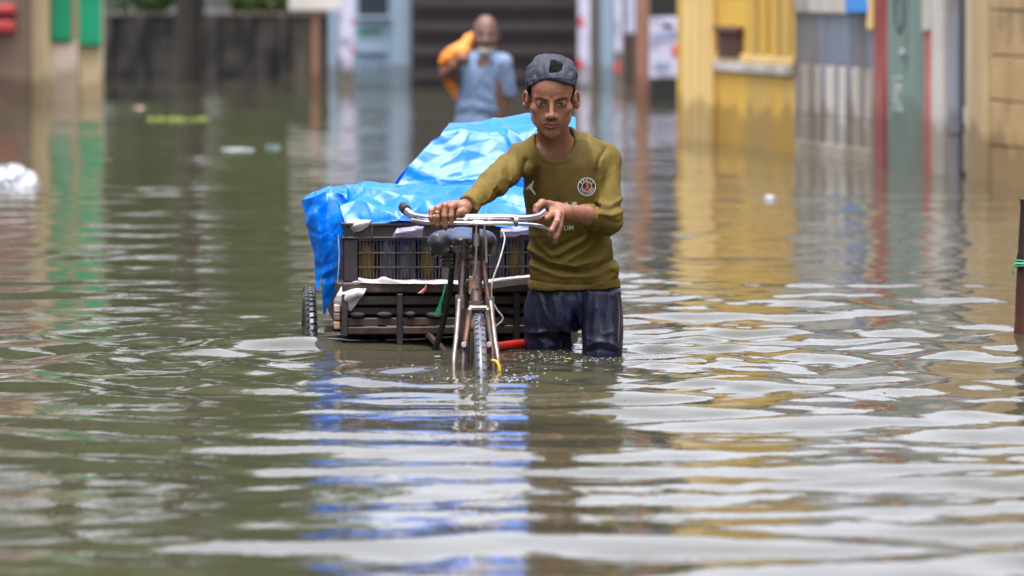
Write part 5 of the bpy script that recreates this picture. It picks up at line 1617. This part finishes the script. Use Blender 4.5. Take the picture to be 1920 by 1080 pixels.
decal('jumping_figure_mark', [cs([(138, 150), (150, 147), (163, 158), (160, 172), (148, 190), (146, 210), (137, 240), (140, 262), (160, 290), (190, 332), (186, 350), (170, 352), (160, 330), (135, 298), (112, 270), (95, 262), (78, 272), (60, 274), (38, 264), (36, 254), (60, 252), (68, 240), (62, 236), (84, 216), (100, 204), (108, 190), (122, 186), (134, 182), (136, 165)])], m_print, .002)
bx_, by_ = 1100.3, 350.0
decal('badge_disc', ring_polys(bx_, by_, .1, 16.2, n=32), m_pdark, .0016)
decal('badge_ring', ring_polys(bx_, by_, 15.6, 17.3, n=36), m_print, .0026)
decal('badge_ring', ring_polys(bx_, by_, 8.6, 9.7, n=28), m_print, .0026)
tw_ = lambda L_: [(bx_ + .9 + x, by_ + y) for (x, y) in L_]
decal('badge_tower', [tw_([(-1.0, -8.0), (1.2, -8.0), (2.0, -1.5), (-2.0, -1.5)]), tw_([(-2.3, -.6), (2.5, -.6), (3.6, 2.4), (-3.5, 2.4)]), tw_([(-4.0, 3.2), (-1.2, 3.2), (-3.6, 7.0), (-7.2, 6.0)]), tw_([(4.0, 3.2), (1.2, 3.2), (3.6, 7.0), (7.0, 6.0)]), tw_([(-1.0, 3.2), (1.0, 3.2), (.9, 6.2), (-.9, 6.2)])], m_pred, .0026)
lt = []
for k, ch in enumerate('PARIS'):
    a = math.radians(-90 + (k-2)*27); lt += text_polys(ch, bx_ + 12.6*math.cos(a), by_ + 12.6*math.sin(a), 6.6, a + math.pi/2)
for k, ch in enumerate('SAINT-GERMAIN'):
    a = math.radians(90 - (k-6)*12.5); lt += text_polys(ch, bx_ + 12.6*math.cos(a), by_ + 12.6*math.sin(a), 3.6, a - math.pi/2)
decal('badge_letters', lt, m_print, .0028)
decal('chest_lettering', [cs([(586, 462), (655, 456), (656, 500), (640, 560), (596, 560), (600, 500)]), cs([(708, 460), (780, 446), (784, 560), (726, 560)])], m_print, .002)
decal('chest_lettering', text_polys('E LIM', 1061.5, 428, 12.5, -.06, 1.02), m_print, .002)

# ---- trousers
S = Sdf()
S.prof([row(526, 1004, 1150, 15.085, .088), row(542, 994, 1160, 15.08, .094), row(560, 990, 1163, 15.08, .104), row(600, 986, 1165, 15.08, .098), row(620, 990, 1164, 15.08, .09)], .01)
S.prof([row(545, 990, 1076, 15.13, .080), row(600, 983, 1074, 15.13, .092), row(640, 984, 1072, 15.13, .090), row(690, 986, 1068, 15.13, .085), row(940, 996, 1056, 15.18, .06)], .018)
S.prof([row(545, 1076, 1163, 15.03, .080), row(600, 1086, 1166, 15.02, .092), row(640, 1088, 1167, 15.00, .090), row(690, 1088, 1166, 14.99, .085), row(940, 1094, 1156, 15.05, .06)], .018)
S.ell(P(1079, 640, 14.98), (.014, .06, .09), .02, 's')
fdt = folds([([(1008, 545), (1004, 590), (1012, 640)], .0050, 5), ([(1022, 545), (1026, 585), (1022, 625)], -.0045, 5), ([(1036, 548), (1044, 590), (1040, 650)], .0055, 5),
             ([(1052, 560), (1056, 610), (1048, 655)], -.0050, 5), ([(1068, 545), (1066, 600), (1074, 655)], .0050, 5), ([(1090, 550), (1092, 600), (1088, 665)], -.0065, 5),
             ([(1104, 545), (1098, 590), (1098, 660)], .0050, 4), ([(1120, 548), (1116, 580), (1110, 612)], .0040, 6), ([(1140, 545), (1136, 590), (1142, 640)], -.0035, 7),
             ([(1152, 550), (1150, 600), (1152, 660)], .0035, 5), ([(990, 628), (1020, 622), (1040, 634), (1052, 655)], .0060, 5), ([(1000, 640), (1025, 634), (1042, 648)], -.005, 4),
             ([(1100, 645), (1120, 636), (1145, 640), (1160, 650)], .0060, 5), ([(1104, 655), (1125, 650), (1150, 656)], -.005, 4)], 15.0)
wbt = Wob(95, 18, (4, 12)); wbt2 = Wob(96, 16, (12, 26))
S.disp = lambda X: fdt(X) + .0020*wbt(X) + .0035*np.exp(-np.abs(wbt2(X*np.array([.9, .6, .35])))/.2)
tme, _ = S.mesh('trousers', axis((-.02, .42, .0045)), axis((14.85, 15.30, .005)), axis((-.47, -.06, .012), (-.06, .26, .0045)))
tr_o = link_mesh('trousers', tme, m_trous, man, True, label='soaked navy track trousers')
tb_ = BVHTree.FromPolygons([tuple(v.co) for v in tme.vertices], [tuple(p.vertices) for p in tme.polygons])
def on_tr(px, py):
    p = V(P(px, py, 15.0)); o = Vector((0, 0, CAM_H)); d = (p-o).normalized()
    off = origin_of(man)
    hit = tb_.ray_cast(o + d*14.2 - off, d)
    q = (hit[0] + off) if hit[0] is not None else p
    return np.array(q) - np.array(d)*.001
m = MB(); m.tube(spline([on_tr(1152, 546), on_tr(1157, 556), on_tr(1160, 570), on_tr(1161, 600), on_tr(1160, 630), on_tr(1159, 662)], 4), .0016, 6)
m.build('piping', m_stripe, tr_o)
m = MB()
m.torus((fing[2][1]*.45 + fing[2][2]*.55), .0098, .0024, (fing[2][2]-fing[2][1])/np.linalg.norm(fing[2][2]-fing[2][1]), 20, 8)
m.build('finger_ring', mat('gold', srgb(230, 180, 90), .25, metal=1.0), smooth=True, label='gold ring worn on the hand that holds the handlebar', cat='ring')

# ================================================================== OLDER MAN WADING BEHIND
m_bshirt = mat('blue_grey_shirt', srgb(128, 150, 180), .85, srgb(108, 130, 162), 5, bump=.002, bscale=60)
m_orange = mat('orange_cloth', srgb(248, 158, 74), .8, srgb(232, 130, 50), 6, bump=.004, bscale=30)
m_skin2 = mat('skin_older', (1, 1, 1), .45, (.9, .88, .86), 20, attr='Col', sss=.08)
m_dtr = mat('dark_wet_trousers', srgb(60, 66, 84), .6, srgb(48, 52, 68), 6)
YO = 30.0
Q = lambda px, py, dy=0.0: P(px, py, YO + dy)
S = Sdf()
S.ell(Q(911, 58, .02), (.072, .092, .098), .02)
S.ell(Q(911, 78, -.02), (.060, .070, .080), .03)
S.ell(Q(910, 94, -.045), (.034, .034, .030), .02)
for s in (-1, 1):
    S.ell(Q(911 + 23*s, 68, .03), (.010, .016, .030), .008)
    S.rc(Q(911 + 13*s, 60, -.085), Q(911 + 4*s, 60, -.098), .010, .010, .012)
    S.ell(Q(911 + 9*s, 66, -.105), (.016, .014, .010), .008, 's')
    S.ell(Q(911 + 11*s, 76, -.07), (.02, .02, .018), .02)
S.rc(Q(911, 64, -.10), Q(910, 78, -.122), .009, .014, .008)
S.ell(Q(911, 80, -.10), (.020, .014, .010), .008)
S.rc(Q(911, 85.5, -.10), Q(904, 86, -.09), .006, .004, .004); S.rc(Q(911, 85.5, -.10), Q(918, 86, -.09), .006, .004, .004)
S.rc(Q(911, 86, .015), Q(908, 124, -.015), .052, .060, .02)
S.prof([(-.05, -.19, 30.05, .13, .09), (.25, -.185, 30.05, .13, .09), (.55, -.165, 30.04, .135, .09), (.68, -.160, 30.03, .12, .08)], .03)
shO_R = Q(872, 112, .03); shO_L = Q(948, 116, .03)
S.rc(Q(908, 112, .03), shO_R, .05, .045, .02); S.rc(Q(908, 112, .03), shO_L, .05, .045, .02)
elO_R = Q(836, 138, -.03); hnO_R = Q(868, 112, -.14)
S.chain([shO_R, elO_R], [.043, .036], .02); S.chain([elO_R, Q(854, 124, -.10), hnO_R], [.036, .032, .026], .015)
S.ell(hnO_R, (.036, .034, .030), .012)
for k in range(4):
    c = hnO_R + np.array([-.022 + .016*k, -.026, .016 - .004*k]); S.chain([c + [0, .02, .012], c, c + [.004, .006, -.026], c + [.006, .026, -.028]], [.011, .011, .010, .009], .004)
S.chain([hnO_R + [.03, -.005, -.006], hnO_R + [.034, -.026, .010], hnO_R + [.018, -.036, .012]], [.012, .011, .009], .005)
elO_L = Q(950, 172, .06); hnO_L = Q(928, 240, .0)
S.chain([shO_L, elO_L, hnO_L], [.043, .037, .026], .012)
S.ell(hnO_L - [.004, 0, .045], (.022, .036, .045), .014)
for k in range(4):
    c = hnO_L + np.array([-.006, -.026 + .017*k, -.082]); S.chain([c, c + [-.008, -.002, -.032], c + [-.018, -.002, -.054]], [.0095, .009, .0075], .004)
S.chain([hnO_L + [-.012, -.03, -.03], hnO_L + [-.022, -.044, -.06], hnO_L + [-.024, -.044, -.082]], [.012, .010, .008], .005)
for s, x in ((-1, -.26), (1, -.12)):
    S.chain([np.array([x, 30.05, .10]), np.array([x, 30.02, -.2]), np.array([x, 30.1, -.53])], [.08, .055, .038], .02)
    S.rc(np.array([x, 30.08, -.57]), np.array([x, 29.93, -.585]), .036, .028, .02)
ome, ov = S.mesh('body', axis((-.50, .08, .0055)), axis((29.80, 30.24, .0055)), axis((-.66, .2, .014), (.2, 1.06, .0055)))
col = np.tile(np.array(srgb(116, 83, 71)), (len(ov), 1))
px = 960 + ov[:, 0]*FPX/ov[:, 1]; py = HOR + (CAM_H-ov[:, 2])*FPX/ov[:, 1]; fr = (ov[:, 1] < 30.03)
blend(g((px-910)/9, 1)*g((py-95)/7, 1)*fr, srgb(205, 198, 196), .95)
blend(np.clip(1.6-np.abs(py-59.5)/2.2, 0, 1)*(np.abs(np.abs(px-911)-9) < 6)*fr*(ov[:, 1] < 29.97), srgb(70, 54, 48), .8)
blend(np.clip(1.6-np.abs(py-66)/2.0, 0, 1)*(np.abs(np.abs(px-911)-9) < 5)*fr*(ov[:, 1] < 29.97), srgb(40, 30, 28), .9)
blend(np.clip(1.5-np.abs(py-86)/1.6, 0, 1)*(np.abs(px-911) < 8)*fr*(ov[:, 1] < 29.97), srgb(110, 64, 60), .8)
blend(np.clip(1.6-np.hypot((px-911)/24, (py-58)/36), 0, 1)*(ov[:, 1] > 30.02)*(py < 70), srgb(70, 62, 60), .7)
set_col(ome, col)
old = thing('person', 'older bald man with white beard and blue shirt wading behind the cart', 'person', (-.17, 30.05, ZB))
link_mesh('body', ome, m_skin2, old, True)
S = Sdf()
S.ell(Q(911, 60, .035), (.078, .088, .094), .01)
S.ell(Q(911, 40, -.06), (.066, .11, .105), .012, 's')
S.ell(Q(911, 92, -.03), (.09, .12, .062), .012, 's')
wh = Wob(151, 12, (20, 40)); S.disp = lambda X: .002*wh(X)
me, _ = S.mesh('hair', axis((-.30, -.02, .0055)), axis((29.86, 30.18, .0055)), axis((.72, 1.02, .0055)))
link_mesh('hair', me, mat('greying_short_hair', srgb(70, 64, 62), .8, srgb(40, 37, 36), 60), old, True)
S = Sdf()
S.ell(Q(910, 95, -.054), (.044, .040, .040), .01)
S.ell(Q(910, 84, -.075), (.024, .05, .018), .01, 's')
wh2 = Wob(152, 12, (20, 40)); S.disp = lambda X: .003*wh2(X)
me, _ = S.mesh('beard', axis((-.26, -.07, .005)), axis((29.86, 30.04, .005)), axis((.66, .82, .005)))
link_mesh('beard', me, mat('white_beard', srgb(196, 190, 190), .8, srgb(150, 144, 142), 60), old, True)
S = Sdf()
def orow(py, l, r_, ry, dy=.04):
    s = YO/FPX; return (P(0, py, YO)[2], ((l+r_)/2-960)*s, YO+dy, (r_-l)/2*s, ry)
S.prof([orow(330, 846, 934, .115), orow(280, 849, 935, .115), orow(230, 852, 936, .112), orow(190, 857, 940, .110), orow(150, 861, 948, .112), orow(120, 864, 955, .108), orow(104, 880, 944, .085), orow(96, 893, 926, .065)], .02)
S.rc(Q(905, 110, .035), Q(874, 114, .03), .052, .056, .03); S.rc(Q(912, 110, .035), Q(944, 118, .03), .052, .058, .03)
S.rc(Q(874, 114, .03), Q(852, 130, .0), .058, .054, .015, flat=True)
S.rc(Q(944, 118, .03), Q(951, 178, .06), .060, .056, .012, flat=True)
S.prof([(Q(0, 126)[2], (906-960)*YO/FPX, 29.92, .004, .1), (Q(0, 96)[2], (910-960)*YO/FPX, 29.92, .055, .1), (Q(0, 80)[2], (911-960)*YO/FPX, 29.92, .07, .1)], .004, 's')
for s in (-1, 1):                                     # collar points
    S.rc(Q(911 + 14*s, 92, .0), Q(909 + 12*s, 112, -.075), .018, .010, .006)
fo = folds([([(930, 112), (905, 135), (880, 175)], .006, 4), ([(948, 130), (955, 155), (945, 174)], .006, 4), ([(870, 240), (880, 215), (905, 200)], .008, 4), ([(912, 150), (925, 168), (920, 190)], .007, 4), ([(862, 200), (890, 196), (925, 205)], .010, 6), ([(858, 216), (890, 212), (922, 222)], -.010, 6), ([(900, 175), (925, 190), (935, 210)], .008, 6),
            ([(906, 118), (905, 180), (900, 300)], .004, 4), ([(940, 125), (932, 165), (934, 200)], -.012, 4), ([(866, 130), (870, 170), (862, 220)], .006, 6), ([(880, 240), (905, 225), (925, 240)], .008, 6)], YO)
wo = Wob(131, 14, (2, 6)); S.disp = lambda X: fo(X) + .003*wo(X)
me, _ = S.mesh('shirt', axis((-.48, .10, .006)), axis((29.80, 30.24, .006)), axis((-.04, .80, .006)))
link_mesh('shirt', me, m_bshirt, old, True, label='short-sleeved light blue collared shirt')
S = Sdf()
S.prof([(.12, -.19, 30.05, .135, .11), (.0, -.19, 30.05, .14, .11), (-.1, -.19, 30.05, .14, .1), (-.45, -.19, 30.08, .13, .09)], .02)
me, _ = S.mesh('trousers', axis((-.40, .06, .012)), axis((29.85, 30.25, .012)), axis((-.5, .2, .012)))
link_mesh('trousers', me, m_dtr, old, True)
# orange cloth over his shoulder
S = Sdf()
S.chain([Q(888, 68, .09), Q(879, 80, .05), Q(866, 90, -.01), Q(850, 97, -.06), Q(834, 104, -.05)], [.016, .030, .040, .034, .024], .02)
S.chain([Q(882, 88, .03), Q(866, 99, -.04), Q(846, 106, -.07), Q(829, 114, -.03)], [.022, .030, .030, .018], .012)
S.chain([Q(836, 104, .0), Q(830, 118, .03), Q(838, 140, .06), Q(847, 160, .07), Q(855, 178, .07)], [.026, .022, .026, .034, .018], .015)
S.chain([Q(872, 90, .05), Q(858, 112, .09), Q(850, 140, .09)], [.036, .04, .024], .03)
wo2 = Wob(141, 14, (4, 12)); S.disp = lambda X: .009*wo2(X) - .006*np.exp(-np.abs(wo2(X*1.7))/.2)
me, _ = S.mesh('cloth', axis((-.50, -.16, .006)), axis((29.76, 30.24, .006)), axis((.40, .92, .006)))
link_mesh('orange_cloth', me, m_orange, smooth=True, label='bright orange cloth slung over the older man\'s shoulder', cat='cloth')
# ================================================================== SMALL THINGS
# bamboo post at the right edge
bp_ = thing('bamboo_post', 'dark bamboo post tied with green twine at the right edge', 'post', P(1914, 700, 15.6)*[1, 1, 0] + [0, 0, ZB])
x_, y_ = P(1923, 0, 15.8)[:2]
m = MB()
pts = [(x_-.012, y_, ZB), (x_-.008, y_, 0), (x_, y_, .25), (x_+.010, y_, .45)]
q = spline(pts, 8); rr = [.030 + .004*(1 if k % 8 == 0 else 0) - .004*k/24 for k in range(len(q))]
m.tube(q, rr, 14); m.build('pole', mat('wet_bamboo', srgb(54, 38, 30), .5, srgb(34, 26, 24), 10, stretch=(1, 1, .2), third=srgb(92, 50, 34), tscale=6), bp_, True)
for k, z in enumerate((.232, .239, .246)):
    m = MB(); m.torus((x_-.001, y_, z), .033, .0036, (.1*(k-1), .05, 1), 24, 6); m.build('twine', m_gr if k != 1 else mat('pale_green_twine', srgb(120, 200, 170), .6), bp_, True)
m = MB(); m.tube(spline([(x_-.034, y_-.01, .24), (x_-.045, y_-.01, .22), (x_-.04, y_-.01, .20)], 4), .002, 5); m.build('twine_end', m_gr, bp_)

# floating rubbish and leaves
def wz(x, y): return float(water_height(np.array([x]), np.array([y]))[0])
def on_water(px, py):
    Y = FPX*CAM_H/(py-HOR)
    return np.array([(px-960)*Y/FPX, Y, 0])
m_wbag = plastic('white_plastic_bag', srgb(222, 224, 232), srgb(196, 198, 210), .3, .3, .003, 10)
def floating_bag(px, py, rx, ry, rz, seed, label, mt, hole=False):
    p = on_water(px, py); p[2] = wz(p[0], p[1])
    S = Sdf()
    S.ell(p + [0, 0, rz*.1], (rx, ry, rz), .02); S.ell(p + [rx*.45, -.02, 0], (rx*.6, ry*.8, rz*.6), .03); S.ell(p + [-rx*.5, .02, rz*.1], (rx*.55, ry*.8, rz*.7), .03)
    w1 = Wob(seed, 12, (1/rx*.5, 1/rx*1.6)); S.disp = lambda X: rz*.10*w1(X) + rz*.22*(np.exp(-np.abs(w1(X*1.6+3))/.25)-.3)
    n = rz/14
    me, _ = S.mesh('plastic_bag', axis((p[0]-rx*1.7, p[0]+rx*1.7, rx/22)), axis((p[1]-ry*1.7, p[1]+ry*1.7, ry/16)), axis((p[2]-rz*.8, p[2]+rz*1.6, n)))
    link_mesh('plastic_bag', me, mt, smooth=True, label=label, cat='bag', group='rubbish floating on the flood')
floating_bag(22, 350, .14, .14, .105, 201, 'large white plastic bag floating at the left edge', m_wbag)
floating_bag(446, 283, .10, .10, .014, 202, 'flat pale green plastic bag floating left of the older man', plastic('pale_green_bag', srgb(196, 208, 204), srgb(160, 176, 172), .3, .3, .002, 10))
floating_bag(512, 278, .04, .07, .009, 203, 'small greenish plastic scrap floating beside the flat bag', plastic('greenish_scrap', srgb(150, 172, 172), srgb(130, 152, 154), .3, .3, .002, 10))
floating_bag(262, 204, .045, .08, .016, 204, 'pale pink scrap floating before the mossy wall', plastic('pinkish_scrap', srgb(206, 176, 160), srgb(186, 148, 132), .5, .2, .002, 10))
floating_bag(1474, 278, .05, .06, .02, 205, 'small white scrap floating by the yellow building', m_wbag)
floating_bag(1443, 374, .022, .03, .012, 206, 'tiny white scrap floating below the shutter reflection', m_wbag)

m_lf = mat('yellow_green_leaf', srgb(196, 200, 96), .45, srgb(170, 182, 70), 30)
m_lf2 = mat('fallen_green_leaf', srgb(120, 160, 50), .45, srgb(150, 170, 40), 20)
m_lf3 = mat('brown_leaf', srgb(170, 120, 70), .5, srgb(140, 96, 54), 30)
def leaf(px, py, L_, ang, mt, label, curl=.15):
    p = on_water(px, py); z0 = wz(p[0], p[1]) + .004
    vs = []; fs = []
    n = 7
    ca, sa = math.cos(ang), math.sin(ang)
    for i in range(n):
        t = i/(n-1); wdt = L_*.28*math.sin(math.pi*(t*.92+.04))**.8
        for s in (-1, 0, 1):
            a = (t-.5)*L_; b_ = s*wdt
            vs.append((p[0] + a*ca - b_*sa, p[1] + a*sa + b_*ca, z0 + abs(s)*wdt*curl*2 + L_*curl*abs(t-.5)))
    for i in range(n-1):
        for s in (0, 1):
            k = i*3+s; fs.append((k, k+1, k+4, k+3))
    b0_ = len(vs); vs += [(x, y, z-.0012) for (x, y, z) in vs]
    fs += [tuple(j+b0_ for j in f[::-1]) for f in fs]
    me = np_mesh('leaf', vs, fs)
    link_mesh('leaf', me, mt, smooth=True, label=label, cat='leaf', group='leaves floating on the flood')
leaf(200, 309, .07, .3, m_lf, 'round pale yellow leaf floating right of the big white bag', .5)
leaf(537, 435, .03, .8, m_lf, 'small bright yellow-green leaf floating left of the tarpaulin', .5)
leaf(1066, 676, .028, .2, m_lf, 'pale yellow leaf floating right before the man\'s legs', .4)
leaf(1099, 696, .018, 1.2, m_lf, 'tiny yellow leaf floating nearer than the one by the legs', .3)
leaf(1137, 703, .02, .1, m_lf2, 'small greenish leaf floating beside the bright wave', .3)
leaf(1203, 641, .026, .9, m_lf, 'yellowish leaf floating right of the trousers', .3)
leaf(1168, 333, .05, .4, m_lf2, 'green leaf floating behind the man\'s left shoulder', .3)
leaf(38, 546, .05, .1, m_lf3, 'thin brown leaf floating at the left edge', .1)
leaf(820, 671, .02, .3, m_wbag, 'tiny white petal floating under the cart bed', .3)
leaf(1090, 741, .014, .3, m_lf, 'tiny pale leaf floating in the man\'s reflection', .3)
# a floating spray of leaves
fp = thing('floating_branch', 'leafy yellow-green branch floating in front of the tree trunk', 'branch', on_water(338, 226))
r = np.random.default_rng(77); c = on_water(338, 226)
m = MB(); m.tube([c + [-.25, 0, .006], c + [.24, .03, .008]], .006, 6); m.build('stem', m_lf2, fp)
for k in range(16):
    m = MB(); a = r.uniform(-.26, .26); s = 1 if k % 2 else -1; L_ = r.uniform(.10, .16)
    b_ = c + np.array([a, 0, .012]); t_ = b_ + np.array([r.uniform(-.03, .08), s*L_, .004 + r.uniform(0, .006)]); mid = (b_+t_)/2 + [0, 0, .004]; w_ = np.array([.028, 0, 0])
    m.add([b_, mid - w_, t_, mid + w_, mid + [0, 0, .003]], [(0, 1, 4), (1, 2, 4), (2, 3, 4), (3, 0, 4)]); m.build('leaflet', m_lf if k % 3 else m_lf2, fp)

# froth and bubbles churned up by the wheel and the legs
bub = MB(); r = np.random.default_rng(99)
def froth(cx, cy, sx, sy, n, rmax):
    for k in range(n):
        x, y = cx + r.normal()*sx, cy + r.normal()*sy
        rad = rmax*r.uniform(.2, 1)**2 + .0009; fl = r.uniform(.15, .5)
        z = wz(x, y)
        bub.lathe((x, y, z), [(0, rad*fl), (rad*.6, rad*fl*.8), (rad*.95, rad*fl*.3), (rad, -rad*.2)], 7)
froth(-.10, 14.05, .10, .06, 120, .0038); froth(.02, 14.14, .06, .05, 60, .004); froth(-.02, 14.55, .10, .10, 70, .003)
froth(.10, 14.92, .07, .05, 160, .0036); froth(.27, 14.84, .07, .05, 90, .0034); froth(.44, 14.92, .06, .16, 110, .003); froth(-.18, 14.45, .14, .10, 30, .003)
m_foam = mat('foam', srgb(176, 178, 176), .5, srgb(130, 132, 126), 60, spec=.5)
# scum: tiny flecks drifting on the water
scum = MB(); r = np.random.default_rng(123)
for k in range(260):
    py_ = r.uniform(330, 1000); c_ = on_water(r.uniform(-40, 1960), py_); x, y = c_[0], c_[1]
    rad = r.uniform(.0012, .0042); a0 = r.uniform(0, 6.3); z = wz(x, y) + .0012; el_ = r.uniform(.5, 1)
    scum.add([(x + rad*math.cos(a0+q*1.2566)*(1 if q % 2 else el_), y + 2.2*rad*math.sin(a0+q*1.2566)*el_, z + .0006*(q % 2)) for q in range(5)], [(0, 1, 2, 3, 4)])
scum.build('scum', mat('drifting_scum', srgb(170, 166, 140), .7, srgb(120, 116, 92), 300), label='tiny flecks of scum drifting on the water', cat='scum', kind='stuff')
bub.build('froth', m_foam, smooth=True, label='white froth and bubbles around the wheel and the legs', cat='froth', kind='stuff')
